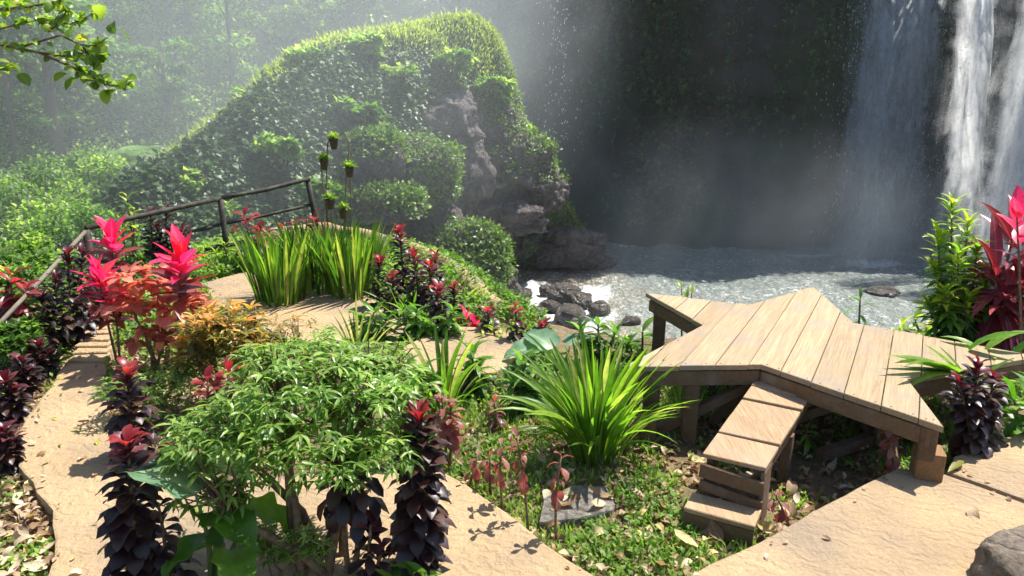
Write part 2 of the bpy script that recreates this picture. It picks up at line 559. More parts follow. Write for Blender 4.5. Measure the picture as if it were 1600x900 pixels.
# ------------------------------------------------------------------ the green mound: a lofted face from its crest down to the river
# crest and foot as photograph points with their distance
CREST = [(30, 400, 15), (95, 355, 16.5), (165, 312, 18), (232, 266, 19.2), (300, 216, 20.3), (368, 160, 21.4), (415, 112, 22.2), (465, 82, 22.8), (530, 58, 23.6), (620, 50, 24.6), (680, 32, 25.4), (735, 24, 26),
         (772, 48, 26.4), (790, 98, 26.8), (806, 160, 27), (822, 215, 27.2), (850, 262, 27.6), (876, 305, 28), (905, 358, 28.6), (935, 400, 29.2), (962, 418, 29.8)]
FOOT = [(40, 470, 13), (80, 480, 13.4), (150, 500, 14), (220, 500, 14.8), (290, 505, 15.6), (350, 505, 16.3), (400, 510, 17), (440, 510, 17.6), (490, 510, 18.4), (550, 510, 19.4), (610, 510, 20.2), (650, 510, 21),
        (690, 505, 22), (715, 495, 23.2), (740, 478, 24.6), (762, 462, 25.8), (785, 447, 26.9), (810, 441, 27.6), (850, 435, 28.2), (890, 429, 28.8), (925, 424, 29.4), (962, 421, 29.8)]
def deep(px): return 1.0 + 0.13 * min(1.0, max(0.0, (px - 250) / 500.0))
CREST = [(a, b, d_ * deep(a)) for a, b, d_ in CREST]
FOOT = [(a, b, d_ * deep(a)) for a, b, d_ in FOOT]
def loft_pts(lst, n):
    W = np.array([tuple(on_y(*p)) for p in lst])
    s = np.concatenate([[0], np.cumsum(np.linalg.norm(np.diff(W, axis=0), axis=1))])
    u = np.linspace(0, s[-1], n)
    return np.stack([np.interp(u, s, W[:, k]) for k in range(3)], 1)
NU, NV = 200, 120
c0 = np.array([tuple(on_y(*p)) for p in CREST]); f0 = np.array([tuple(on_y(*p)) for p in FOOT])
ui = np.linspace(0, len(CREST) - 1, NU)
crest = np.stack([np.interp(ui, np.arange(len(CREST)), c0[:, k]) for k in range(3)], 1)
foot_ = np.stack([np.interp(ui, np.arange(len(FOOT)), f0[:, k]) for k in range(3)], 1)
def smooth1(A, k=4):
    for _ in range(k):
        B = A.copy(); B[1:-1] = (A[:-2] + 2 * A[1:-1] + A[2:]) / 4; A = B
    return A
crest, foot_ = smooth1(crest), smooth1(foot_)
vv = np.linspace(-0.35, 1.0, NV)
V = np.zeros((NU, NV, 3))
for j, v in enumerate(vv):
    if v >= 0:
        # convex face: falls slowly in height at first while coming forward
        a, b = v, v ** 1.25
        p = crest * (1 - a)[..., None] + foot_ * a if np.ndim(a) else crest * (1 - a) + foot_ * a
        p[:, 2] = crest[:, 2] * (1 - b) + foot_[:, 2] * b
    else:
        k = -v / 0.35
        p = crest.copy()
        p[:, 1] += 7.0 * k
        p[:, 0] += 0.6 * k
        p[:, 2] -= 8.0 * k ** 1.6
    V[:, j] = p
Vf = V.reshape(-1, 3)
tu = np.repeat(np.linspace(0, 1, NU), NV); tv = np.tile(vv, NU)
dn = np.array([-0.25, -0.85, 0.45])
rockiness = np.clip(sstep(0.56, 0.72, tu + 0.25 * np.clip(tv, 0, 1) + 0.05 * fbm(Vf, 0.5, 3)) * sstep(0.05, 0.35, tv + 0.12 * fbm(Vf + 9, 0.45, 3)), 0, 1)
disp = fbm(Vf, 0.22, 4) * 0.9 + rockiness * (fbm(Vf, 0.5, 5, 0.6) * 1.1 - 0.25) + 0.12 * fbm(Vf, 1.4, 3) + 0.30 * fbm(Vf + 40, 0.55, 3) * sstep(0.02, 0.15, tv)
disp *= sstep(0.0, 0.2, np.abs(tv)) * 0.75 + 0.25
Vf = Vf + dn * disp[:, None]
iu = (np.arange(NU - 1)[:, None] * NV + np.arange(NV - 1)[None]).ravel()
Fm = np.stack([iu, iu + 1, iu + NV + 1, iu + NV], 1)
def mound_mat():
    t = NT('rocky mound'); v = t.co('Object')
    n2 = t.noise(v, 2.2, 8, 0.7)
    rk = t.mix(t.ramp(t.noise(v, 0.9, 6, 0.65), [(0.3, 0.0), (0.7, 1.0)]), (0.09, 0.08, 0.075), (0.28, 0.24, 0.22))
    rk = t.mix(t.ramp(n2, [(0.35, 0.0), (0.62, 1.0)]), t.mix(1.0, rk, (0.3, 0.28, 0.3), 'MULTIPLY'), rk)
    col = t.mix(t.ramp(t.attr('tint'), [(0.35, 0.0), (0.65, 1.0)]), (0.03, 0.055, 0.015), rk)
    return t.done(t.pbr(col, 0.75, t.bump(n2, 1.0, 0.35), 0.3))
me = mesh_np('hill', Vf, Fm, {'tint': rockiness}, smooth=True, mat=mound_mat())
tag(link('hill', me), kind='structure')
mound_V, mound_u, mound_v, mound_rock = Vf, tu, tv, rockiness
G = Vf.reshape(NU, NV, 3)
nrm = np.cross(np.gradient(G, axis=0), np.gradient(G, axis=1)).reshape(-1, 3)
nrm /= np.linalg.norm(nrm, axis=1, keepdims=True) + 1e-9
nrm = np.where((nrm[:, 1] > 0)[:, None] & (tv > 0)[:, None], -nrm, nrm)
nrm = np.where((tv <= 0)[:, None] & (nrm[:, 2] < 0)[:, None], -nrm, nrm)
mound_N = nrm

# ------------------------------------------------------------------ cliff: a curved wall of wet rock round the pool
CL = [(-9, 52, 9), (-5.5, 47, 9), (-2.0, 43, 9.5), (2, 39.5, 12), (6, 38, 14), (10, 37.2, 13.5), (15, 37, 13), (19, 37, 13.5), (23, 36.4, 10), (27, 34.5, 8), (31, 31, 8), (36, 25, 8), (40, 15, 9)]
cl = np.array(CL, float)
NU2, NV2 = 260, 110
ui = np.linspace(0, len(cl) - 1, NU2)
base = smooth1(np.stack([np.interp(ui, np.arange(len(cl)), cl[:, k]) for k in range(3)], 1), 60)
tan = np.gradient(base[:, :2], axis=0); tan /= np.linalg.norm(tan, axis=1, keepdims=True)
inn = np.stack([tan[:, 1], -tan[:, 0]], 1)          # towards the pool
hv = np.linspace(0, 1.25, NV2)
V = np.zeros((NU2, NV2, 3))
for j, h in enumerate(hv):
    if h <= 1:
        z = -8.0 + (base[:, 2] + 8.0) * h
        off = 0.9 * (1 - h) ** 3 * 2.0 - 1.3 * math.sin(PI * min(1, h * 1.7)) * 0.6 + 0.8 * h      # slight undercut, leaning out at the top
        V[:, j, :2] = base[:, :2] + inn * np.asarray(off)
        V[:, j, 2] = z
    else:
        k = (h - 1) / 0.25
        V[:, j, :2] = base[:, :2] + inn * (0.8 - 30 * k)
        V[:, j, 2] = base[:, 2] + 1.5 * k
Vf = V.reshape(-1, 3)
strata = np.sin(Vf[:, 2] * 2.1 + 2.5 * fbm(Vf * np.array([1, 1, 0.4]), 0.25, 3))
d = fbm(Vf * np.array([1, 1, 0.6]), 0.3, 5, 0.55) * 0.9 + 0.3 * fbm(Vf, 1.3, 3) + 0.28 * np.abs(strata) - 0.45 * np.abs(fbm(Vf * np.array([1.4, 1.4, 0.25]), 0.55, 3))
inn3 = np.repeat(np.concatenate([inn, np.zeros((NU2, 1))], 1), NV2, axis=0)
Vf = Vf + inn3 * d[:, None]
iu = (np.arange(NU2 - 1)[:, None] * NV2 + np.arange(NV2 - 1)[None]).ravel()
Fc = np.stack([iu, iu + NV2, iu + NV2 + 1, iu + 1], 1)
tag(link('cliff', mesh_np('cliff', Vf, Fc, smooth=True, mat=M_CLIFF)), kind='structure')
cliff_V, cliff_inn, cliff_h = Vf, inn3, np.tile(hv, NU2)

# ------------------------------------------------------------------ river and pool
def water_mat():
    t = NT('pool water'); v = t.co('Object')
    s = t.n('SeparateXYZ', Vector=v)
    big = t.noise(v, 0.35, 4); 
    fine = t.noise(t.scaled(v, (1.0, 0.55, 1)), 3.2, 5, 0.65, 0.6)
    brown = t.math('MULTIPLY', t.ramp(t.math('ADD', s.outputs[0], t.math('MULTIPLY', big, 5.0)), [(0.0, 1.0), (1.0, 0.0)]), 1.0)
    xr = t.n('MapRange', Value=t.math('ADD', s.outputs[0], t.math('MULTIPLY', big, 4.0)), i1=4.0, i2=7.5, i3=1.0, i4=0.0)
    col = t.mix(xr.outputs[0], (0.22, 0.25, 0.23), (0.31, 0.255, 0.18))
    foam = t.ramp(t.noise(t.scaled(v, (1.0, 1.0, 1)), 4.5, 5, 0.7, 1.2), [(0.54, 0.0), (0.62, 1.0)])  # flecks are foam and also sun glints on the ripples, painted white
    foam = t.math('MULTIPLY', foam, t.ramp(t.noise(v, 0.45, 3), [(0.42, 0.1), (0.65, 0.75)]))
    col = t.mix(foam, col, (0.75, 0.77, 0.77))
    white = t.ramp(t.math('ADD', t.math('MULTIPLY', t.attr('tint'), 0.56), t.math('MULTIPLY', t.noise(v, 3.5, 6, 0.7, 0.8), 0.55)), [(0.62, 0.0), (0.80, 1.0)])
    foam = t.math('MAXIMUM', foam, white)
    col = t.mix(white, col, (0.62, 0.65, 0.66))
    rough = t.math('ADD', 0.2, t.math('MULTIPLY', foam, 0.5))
    return t.done(t.pbr(col, rough, t.bump(fine, 1.0, 0.35), 0.5))
wx, wy = axis(-3, 40, 0, 14, 0.12, 1.08), axis(12, 44, 22, 34, 0.14, 1.1)
X, Y = np.meshgrid(wx, wy)
P = np.stack([X.ravel(), Y.ravel(), np.zeros(X.size)], 1)
# rapids where the pool spills away to the lower left
rap = sstep(5.0, 2.6, P[:, 0] - 0.25 * (P[:, 1] - 26) + 0.6 * fbm(P, 0.6, 3)) * sstep(31.5, 28.5, P[:, 1] + 0.8 * fbm(P + 5, 0.5, 3))
churn = np.zeros(len(P))
for px_, py_, rx_, ry_ in ((1375, 412, 3.6, 1.6), (1270, 400, 3.2, 0.7), (1480, 415, 3.0, 1.6), (1570, 420, 3.0, 1.6)):
    q_ = on_z(px_, py_, RIVER_Z)
    churn = np.maximum(churn, np.clip(1.15 - np.hypot((P[:, 0] - q_.x) / rx_, (P[:, 1] - q_.y) / ry_), 0, 1))
P[:, 2] = RIVER_Z + churn * 0.15 * fbm(P, 1.5, 4) + 0.035 * fbm(P, 1.1, 4) + rap * (0.14 * fbm(P * np.array([1, 0.8, 1]), 1.6, 4, 0.6) - 0.15)
nx, ny = len(wx), len(wy)
ii = (np.arange(ny - 1)[:, None] * nx + np.arange(nx - 1)[None]).ravel()
Fw = np.stack([ii, ii + 1, ii + nx + 1, ii + nx], 1)
wm = water_mat()
tag(link('water', mesh_np('water', P, Fw, {'tint': np.clip(rap * 1.0 + churn * 0.9, 0, 1)}, smooth=True, mat=wm)), kind='structure')
# ------------------------------------------------------------------ wood
def wood_mat(name, light, dark, grain=1.0, grey=0.3):
    t = NT(name); v = t.co('Object')
    rn = t.rnd()
    off = t.n('VectorMath', p_operation='ADD', i0=v, i1=t.n('CombineXYZ', X=t.math('MULTIPLY', rn, 37.0), Z=t.math('MULTIPLY', rn, 11.0)).outputs[0]).outputs[0]
    g = t.noise(t.scaled(off, (30 * grain, 1.6, 30 * grain)), 1.0, 5, 0.65, 1.2)
    fine = t.noise(t.scaled(off, (150 * grain, 4, 150)), 1.0, 4, 0.7)
    blot = t.noise(off, 4.0, 5, 0.6)
    col = t.mix(t.ramp(g, [(0.3, 0.0), (0.68, 1.0)]), dark, light)
    col = t.mix(t.math('MULTIPLY', t.ramp(fine, [(0.38, 1.0), (0.55, 0.0)]), 0.4), col, tuple(c * 0.55 for c in dark))
    col = t.mix(t.math('MULTIPLY', t.ramp(blot, [(0.5, 0.0), (0.68, 1.0)]), grey), col, (0.26, 0.22, 0.18))
    col = t.mix(1.0, col, t.ramp(rn, [(0.0, 0.86), (1.0, 1.1)]), 'MULTIPLY')
    return t.done(t.pbr(col, 0.8, t.bump(t.math('ADD', fine, g), 0.45, 0.004), 0.25))
M_PLANK = wood_mat('weathered tan boards', (0.42, 0.315, 0.195), (0.30, 0.215, 0.127), 1.0, 0.7)
M_STEP = wood_mat('worn brown step boards', (0.40, 0.275, 0.165), (0.27, 0.175, 0.10), 1.0, 0.6)
M_BEAM = wood_mat('brown rough timber', (0.20, 0.125, 0.07), (0.11, 0.068, 0.04), 1.0, 0.4)
M_POST = wood_mat('dark damp timber', (0.17, 0.105, 0.06), (0.09, 0.055, 0.033), 1.0, 0.3)
M_FRESH = wood_mat('honey brown timber', (0.24, 0.135, 0.06), (0.17, 0.09, 0.04), 1.0, 0.15)

STAR_PX = [(1009, 458), (1098, 507), (975, 572), (1189, 570), (1475, 667), (1418, 592), (1625, 556), (1334, 504), (1270, 448), (1172, 476)]
STAR_Z = 0.5
ANG = R(61.0)
sc = Vector((1.72, 4.18, 0.0))
star = thing('star_platform', 'low wooden platform shaped like a five pointed star with tan planks', 'platform', sc, ANG - PI / 2)
inv = Matrix.Rotation(-(ANG - PI / 2), 3, 'Z')
def loc_(p): return inv @ (Vector(p) - sc)
SV = [loc_(on_z(a, b, STAR_Z)) for a, b in STAR_PX]
xs = [v.x for v in SV]
x = min(xs) - 0.03
NAILS = []
k = 0
while x < max(xs):
    w = 0.166 + 0.006 * math.sin(k * 2.3)
    bm = bmesh.new()
    f = bm.faces.new([bm.verts.new((v.x, v.y, STAR_Z)) for v in SV])
    bm.normal_update()
    if f.normal.z < 0: f.normal_flip()
    for px_, sgn in ((x + 0.002, -1), (x + w - 0.002, 1)):
        bmesh.ops.bisect_plane(bm, geom=bm.verts[:] + bm.edges[:] + bm.faces[:], plane_co=(px_, 0, 0), plane_no=(sgn, 0, 0), clear_outer=True)
    # each island of this strip is a board of its own
    isl = []
    left = set(bm.faces)
    for f in list(bm.faces):
        isl.append([v.co.copy() for v in f.verts])
    bm.free()
    for poly in isl:
        dz = random.uniform(-0.0035, 0.0035)
        ar = sum(a.x * b.y - b.x * a.y for a, b in zip(poly, poly[1:] + poly[:1])) / 2
        if abs(ar) < 0.0008: continue
        bm = bmesh.new()
        f = bm.faces.new([bm.verts.new((v.x, v.y, STAR_Z + dz)) for v in poly])
        bm.normal_update()
        if f.normal.z < 0: f.normal_flip()
        r = bmesh.ops.extrude_face_region(bm, geom=[f])
        for v in r['geom']:
            if isinstance(v, bmesh.types.BMVert): v.co.z -= 0.03
        bmesh.ops.recalc_face_normals(bm, faces=bm.faces)
        tops = [e for e in bm.edges if all(v.co.z > STAR_Z - 0.015 for v in e.verts)]
        bmesh.ops.bevel(bm, geom=tops, offset=0.003, segments=1, affect='EDGES')
        me = bpy.data.meshes.new('plank'); bm.to_mesh(me); bm.free()
        me.materials.append(M_PLANK)
        link('plank', me, star)
        for a, b in zip(poly, poly[1:] + poly[:1]):
            e = b - a
            if abs(e.x) > 0.07:                              # an end of the board, nailed to the frame below
                nin = Vector((-e.y, e.x, 0)).normalized() * (1 if ar > 0 else -1)
                for q in (0.2, 0.8): NAILS.append(a.lerp(b, q) + nin * 0.022 + Vector((0, 0, dz)))
    x += w
    k += 1
M_NAIL = NT('rusty nail'); M_NAIL = M_NAIL.done(M_NAIL.pbr((0.05, 0.03, 0.022), 0.6))
m = MB()
for p in NAILS: m.tube([Vector((p.x, p.y, STAR_Z + p.z - STAR_Z - 0.004 if p.z > 0.4 else STAR_Z - 0.004)), Vector((p.x, p.y, (p.z if p.z > 0.4 else STAR_Z) + 0.0015))], 0.0042, 7)
tag(m.build('nail_heads', M_NAIL, star), kind='stuff')
# frame boards under the edge, following the star
cen = sum(SV, Vector()) / 10
SI = []
for i, v in enumerate(SV):
    a, b = (SV[i - 1] - v).normalized(), (SV[(i + 1) % 10] - v).normalized()
    bis = (a + b).normalized()
    if i % 2: bis = -bis                                   # inner corners: inwards is away from both edges
    s = max(0.3, math.sin(math.acos(max(-1, min(1, a.dot(b)))) / 2))
    SI.append(v + bis * (0.019 / s))
for i in range(10):
    a, b = SI[i].copy(), SI[(i + 1) % 10].copy()
    zz = STAR_Z - 0.0365 - 0.0425 - 0.001 * (i % 2)
    a.z = b.z = zz
    d = (b - a).normalized()
    m = MB(); m.beam(a + d * 0.012, b - d * 0.012, 0.035, 0.085)
    m.build('frame_board', M_BEAM, star)
# legs under tips and under the inner corners
def post(parent, p, z0, z1, w, mat=M_POST, name='leg', lean=(0, 0)):
    m = MB(); m.beam((p[0] + lean[0], p[1] + lean[1], z0), (p[0], p[1], z1), w, w, up=(1, 0.2, 0), bev=0.006)
    return m.build(name, mat, parent)
def inset(i, k): return SV[i].lerp(cen, k)
zt = STAR_Z - 0.034
post(star, inset(0, 0.12), -0.15, zt, 0.085)
post(star, inset(2, 0.16), -0.1, zt, 0.085, lean=(0.02, -0.1))
lf = loc_(on_z(1072, 592, 0.42)); post(star, (lf.x + 0.02, lf.y + 0.075), -0.1, zt, 0.085)
rt = inset(4, 0.07); post(star, rt, 0.3, zt, 0.075)
l2 = post(star, rt + Vector((0.02, 0.03, 0)), 0.05, 0.335, 0.12, M_FRESH)
l2['label'] = 'honey brown stub leg at the near tip, standing on the path edge'
post(star, inset(6, 0.12), -0.05, zt, 0.085)
post(star, inset(8, 0.12), -0.15, zt, 0.085)
for i in (3, 5, 7, 9, 1): post(star, inset(i, 0.12), -0.1, zt, 0.08)
for a, b in ((0, 1), (2, 3), (3, 5), (5, 7), (9, 1), (4, 5)):
    p, q = inset(a, 0.18), inset(b, 0.2)
    m = MB(); m.beam((p.x, p.y, 0.06), (q.x, q.y, 0.39), 0.05, 0.055)
    m.build('brace', M_POST, star)
p, q = loc_(on_z(1115, 660, 0.03)), loc_(on_z(1178, 600, 0.3))
m = MB(); m.beam((p.x, p.y, 0.04), (q.x, q.y, 0.36), 0.055, 0.055); m.build('brace', M_POST, star)
p, q = loc_(on_z(1280, 712, 0.05)), loc_(on_z(1400, 672, 0.12))
m = MB(); m.beam((p.x, p.y, 0.05), (q.x, q.y, 0.12), 0.06, 0.06); m.build('brace', M_BEAM, star)
# cross bearers under the boards
for i, j in ((0, 5), (2, 7), (9, 4)):
    p, q = inset(i, 0.2), inset(j, 0.2)
    m = MB(); m.beam((p.x, p.y, 0.42 - 0.012 * (i % 3)), (q.x, q.y, 0.42 - 0.012 * (i % 3)), 0.05, 0.05); m.build('bearer', M_POST, star)

# ------------------------------------------------------------------ the sloping step bench in front of the star
LL, LR, UR, UL = Vector((0.885, 3.09, 0.33)), Vector((1.135, 2.955, 0.33)), Vector((1.625, 3.665, 0.395)), Vector((1.375, 3.84, 0.395))
bench = thing('step_bench', 'narrow sloping wooden step bench leading up to the star platform', 'step bench', (LL.x, LL.y, 0))
o_ = Vector((LL.x, LL.y, 0))
cuts = [0.0, 0.25, 0.475, 0.70, 0.87, 1.0]
for i, (a, b) in enumerate(zip(cuts, cuts[1:])):
    sk = [0.0, 0.012, -0.01, 0.014, -0.02][i]
    P4 = [LL.lerp(UL, a + 0.006), LR.lerp(UR, a + 0.006 + sk), LR.lerp(UR, b - 0.006), LL.lerp(UL, b - 0.006 + sk)]
    bm = bmesh.new()
    lift = [0, 0.003, 0.0, 0.004, 0.012][i]
    f = bm.faces.new([bm.verts.new(p - o_ + Vector((0, 0, lift))) for p in P4])
    bm.normal_update()
    if f.normal.z < 0: f.normal_flip()
    r = bmesh.ops.extrude_face_region(bm, geom=[f])
    for v in r['geom']:
        if isinstance(v, bmesh.types.BMVert): v.co.z -= 0.022
    bmesh.ops.recalc_face_normals(bm, faces=bm.faces)
    bmesh.ops.bevel(bm, geom=bm.edges[:], offset=0.003, segments=1, affect='EDGES')
    me = bpy.data.meshes.new('plank'); bm.to_mesh(me); bm.free(); me.materials.append(M_STEP)
    link('plank', me, bench)
dirn = (UL - LL); dirn.z = 0; dirn.normalize(); side = Vector((dirn.y, -dirn.x, 0))
for s0, s1, k in ((LL, UL, 1), (LR, UR, -1)):
    p, q = s0 - o_ + side * 0.03 * k + Vector((0, 0, -0.065)) + dirn * 0.03, s1 - o_ + side * 0.03 * k + Vector((0, 0, -0.065)) - dirn * 0.03
    m = MB(); m.beam(p, q, 0.028, 0.075); m.build('side_rail', M_BEAM, bench)
    for fr, z0 in ((0.05, -0.02), (0.62, -0.03)):
        pp = s0.lerp(s1, fr) - o_ + side * 0.035 * k
        m = MB(); m.beam((pp.x, pp.y, z0), (pp.x, pp.y, s0.lerp(s1, fr).z - 0.104), 0.055, 0.055, up=tuple(dirn), bev=0.005)
        m.build('leg', M_BEAM, bench)
# the front riser, knocked askew
a, b = LL - o_ + Vector((0, 0, -0.075)) - dirn * 0.012, LR - o_ + Vector((0, 0, -0.10)) - dirn * 0.012
m = MB(); m.beam(a, b, 0.02, 0.07); m.build('riser_board', M_BEAM, bench)
a, b = LL - o_ + Vector((0, 0, -0.155)) - dirn * 0.004, LR - o_ + Vector((0, 0, -0.19)) - dirn * 0.004
m = MB(); m.beam(a, b, 0.02, 0.05); m.build('riser_board', M_POST, bench)
m = MB(); m.beam(LR - o_ + Vector((0, 0, -0.30)) + dirn * 0.06 - side * 0.008, LR - o_ + Vector((0, 0, -0.025)) + dirn * 0.06 - side * 0.008, 0.12, 0.02, up=tuple(side)); m.build('side_board', M_BEAM, bench)
# low first step
s1, s2 = LL - o_ - dirn * 0.085 - side * 0.02, LR - o_ - dirn * 0.085 + side * 0.01
m = MB(); m.beam((s1.x, s1.y, 0.115), (s2.x, s2.y, 0.115), 0.15, 0.025); m.build('step_board', M_STEP, bench)
s1, s2 = s1 - dirn * 0.06, s2 - dirn * 0.06
m = MB(); m.beam((s1.x, s1.y, 0.05), (s2.x, s2.y, 0.05), 0.022, 0.10); m.build('riser_board', M_BEAM, bench)

# ------------------------------------------------------------------ railing of dark poles along the drop
def rail_mat():
    t = NT('dark mossy rail'); v = t.co('Object')
    n_ = t.noise(v, 9, 5)
    return t.done(t.pbr(t.mix(t.ramp(n_, [(0.4, 0.0), (0.62, 1.0)]), (0.018, 0.017, 0.014), (0.05, 0.047, 0.032)), 0.7, t.bump(n_, 0.6, 0.02), 0.3))
M_RAIL = rail_mat()
M_RAILW = wood_mat('grey weathered pole', (0.22, 0.19, 0.15), (0.13, 0.11, 0.085), 0.6, 0.5)
rail = thing('railing', 'dark pole railing with three posts along the terrace edge below the mound', 'railing', on_y(345, 400, 8.2))
ro = rail.location.copy()
PB, PC, PD = (135, 362, 6.6), (345, 314, 8.2), (481, 284, 9.0)
def rp(x, y, d): return on_y(x, y, d) - ro
for i, (x, y, d) in enumerate((PB, PC, PD)):
    top = rp(x, y, d); m = MB()
    bot = Vector((top.x, top.y, land_z([top.x + ro.x], [top.y + ro.y])[0] - 0.3 - ro.z))
    if i == 2: bot = rp(497, 372, d) 
    m.tube([bot, top.lerp(bot, 0.5) + Vector((0.008, 0, 0)), top + Vector((0, 0, 0.02))], 0.034, 8); m.build('post', M_RAIL, rail, True)
def pole(a, b, r_, mat, parent=None, name='rail'):
    m = MB(); mid = a.lerp(b, 0.5) + Vector((0, 0, random.uniform(-0.02, 0.01)))
    m.tube([a, a.lerp(mid, 0.5), mid, mid.lerp(b, 0.5), b], [r_, r_ * 0.95, r_ * 1.02, r_, r_ * 0.93], 8)
    return m.build(name, mat, parent or rail, True)
pole(rp(*PB) + Vector((0, 0, .03)), rp(*PC) + Vector((0, 0, .03)), 0.027, M_RAIL)
pole(rp(*PC) + Vector((0, 0, .03)), rp(484, 283, 9.0) + Vector((0, 0, .03)), 0.027, M_RAIL)
pole(rp(292, 362, 7.9), rp(345, 350, 8.2), 0.022, M_RAIL)
pole(rp(345, 350, 8.2), rp(485, 320, 9.0), 0.022, M_RAIL)
pole(rp(322, 390, 8.0), rp(345, 384, 8.2), 0.022, M_RAIL)
pole(rp(345, 384, 8.2), rp(400, 374, 8.5), 0.022, M_RAIL)
w = pole(rp(-10, 515, 4.9), rp(133, 362, 6.55), 0.018, M_RAILW, name='handrail')
w['label'] = 'grey weathered pole sloping down beside the left path'
# ------------------------------------------------------------------ garden plants
def gz(p): return float(land_z([p.x], [p.y])[0])
def base_at(px, py, z=0.0):
    p = on_z(px, py, z); p.z = gz(p) - 0.01
    return p
M_STEM = NT('brown stem'); _v = M_STEM.co('Object')
M_STEM = M_STEM.done(M_STEM.pbr(M_STEM.mix(M_STEM.ramp(M_STEM.noise(_v, 40, 4), [(0.35, 0.0), (0.65, 1.0)]), (0.10, 0.065, 0.04), (0.22, 0.15, 0.09)), 0.85, None, 0.2))
M_GSTEM = NT('green stem'); M_GSTEM = M_GSTEM.done(M_GSTEM.pbr((0.12, 0.17, 0.05), 0.6, None, 0.3))

L_DARK = leaf_mat('purple black leaf', [(0.0, (0.014, 0.007, 0.008)), (0.6, (0.032, 0.013, 0.015)), (1.0, (0.075, 0.036, 0.028))], trans=0.18, warm=(1.6, 0.6, 0.6), rough=0.42, spec=0.5)
L_PLUM = leaf_mat('plum leaf', [(0.0, (0.05, 0.012, 0.022)), (0.6, (0.10, 0.022, 0.035)), (1.0, (0.16, 0.05, 0.05))], trans=0.28, warm=(1.8, 0.6, 0.6), rough=0.36)
L_RED = leaf_mat('red young leaf', [(0.0, (0.14, 0.014, 0.022)), (0.6, (0.26, 0.025, 0.032)), (1.0, (0.38, 0.07, 0.05))], trans=0.4, warm=(1.5, 0.8, 0.8), rough=0.36)
L_RUST = leaf_mat('rusty pink leaf', [(0.0, (0.17, 0.055, 0.05)), (0.6, (0.27, 0.10, 0.085)), (1.0, (0.32, 0.17, 0.13))], trans=0.35, warm=(1.5, 0.8, 0.7), rough=0.45)
L_PINK = leaf_mat('hot pink leaf', [(0.0, (0.55, 0.012, 0.08)), (0.6, (0.72, 0.03, 0.15)), (1.0, (0.60, 0.03, 0.05))], trans=0.38, warm=(1.45, 1.0, 1.2), rough=0.4, rib=0.25, ribcol=(0.8, 0.25, 0.3))
L_MAROON = leaf_mat('maroon leaf', [(0.0, (0.06, 0.014, 0.018)), (0.5, (0.15, 0.032, 0.035)), (1.0, (0.28, 0.07, 0.065))], trans=0.32, warm=(1.6, 0.7, 0.7), rough=0.38, rib=0.3, ribcol=(0.4, 0.14, 0.12))
L_BLADE = leaf_mat('sword leaf', [(0.0, (0.055, 0.13, 0.012)), (0.5, (0.12, 0.23, 0.022)), (0.85, (0.22, 0.33, 0.04)), (1.0, (0.42, 0.40, 0.16))], trans=0.5, glow=1.7, rough=0.4)
L_STRIPE = leaf_mat('striped sword leaf', [(0.0, (0.14, 0.22, 0.04)), (0.6, (0.30, 0.36, 0.12)), (1.0, (0.42, 0.42, 0.18))], trans=0.45, rough=0.45)
L_DRAC = leaf_mat('deep green leaf', [(0.0, (0.018, 0.055, 0.010)), (0.6, (0.045, 0.115, 0.016)), (1.0, (0.10, 0.20, 0.03))], trans=0.35, rough=0.34)
L_LIME = leaf_mat('lime leaf', [(0.0, (0.12, 0.24, 0.02)), (0.5, (0.24, 0.37, 0.03)), (1.0, (0.42, 0.44, 0.05))], trans=0.5, rough=0.36)
L_GREEN = leaf_mat('fresh green leaf', [(0.0, (0.05, 0.14, 0.012)), (0.6, (0.11, 0.24, 0.025)), (1.0, (0.20, 0.33, 0.05))], trans=0.45, rough=0.38)
L_ARAL = leaf_mat('aralia leaf', [(0.0, (0.06, 0.125, 0.018)), (0.5, (0.14, 0.25, 0.04)), (1.0, (0.32, 0.43, 0.10))], trans=0.45, rough=0.36, rib=0.3, ribcol=(0.3, 0.4, 0.15))
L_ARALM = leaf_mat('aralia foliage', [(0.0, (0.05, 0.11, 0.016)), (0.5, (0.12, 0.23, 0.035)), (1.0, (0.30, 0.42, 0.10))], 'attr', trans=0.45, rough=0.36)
L_ORAN = leaf_mat('orange young leaf', [(0.0, (0.62, 0.19, 0.09)), (0.5, (0.66, 0.36, 0.10)), (1.0, (0.58, 0.48, 0.12))], trans=0.45, warm=(1.3, 1.1, 0.6), rough=0.4)
L_OLIVE = leaf_mat('olive bronze leaf', [(0.0, (0.08, 0.11, 0.02)), (0.6, (0.20, 0.19, 0.04)), (1.0, (0.34, 0.24, 0.05))], trans=0.35, rough=0.38)
L_OLIVEM = leaf_mat('olive bronze foliage', [(0.0, (0.06, 0.09, 0.02)), (0.5, (0.17, 0.17, 0.04)), (0.85, (0.50, 0.26, 0.05)), (1.0, (0.68, 0.36, 0.07))], 'attr', trans=0.42, rough=0.4)
L_COPP = leaf_mat('copper leaf', [(0.0, (0.26, 0.07, 0.05)), (0.4, (0.44, 0.16, 0.10)), (0.75, (0.58, 0.27, 0.17)), (1.0, (0.52, 0.12, 0.14))], trans=0.4, warm=(1.4, 0.9, 0.7), rough=0.45)
L_COPPM = leaf_mat('copper foliage', [(0.0, (0.14, 0.03, 0.02)), (0.5, (0.34, 0.085, 0.04)), (1.0, (0.46, 0.15, 0.07))], 'attr', trans=0.4, warm=(1.4, 0.9, 0.7), rough=0.45)
L_TARO = leaf_mat('blue green big leaf', [(0.0, (0.11, 0.22, 0.12)), (1.0, (0.18, 0.30, 0.18))], trans=0.35, rough=0.4, rib=0.6, ribcol=(0.45, 0.55, 0.35))
L_WEED = leaf_mat('weed foliage', [(0.0, (0.06, 0.13, 0.016)), (0.5, (0.13, 0.24, 0.03)), (1.0, (0.28, 0.38, 0.07))], 'attr', trans=0.45, rough=0.5)
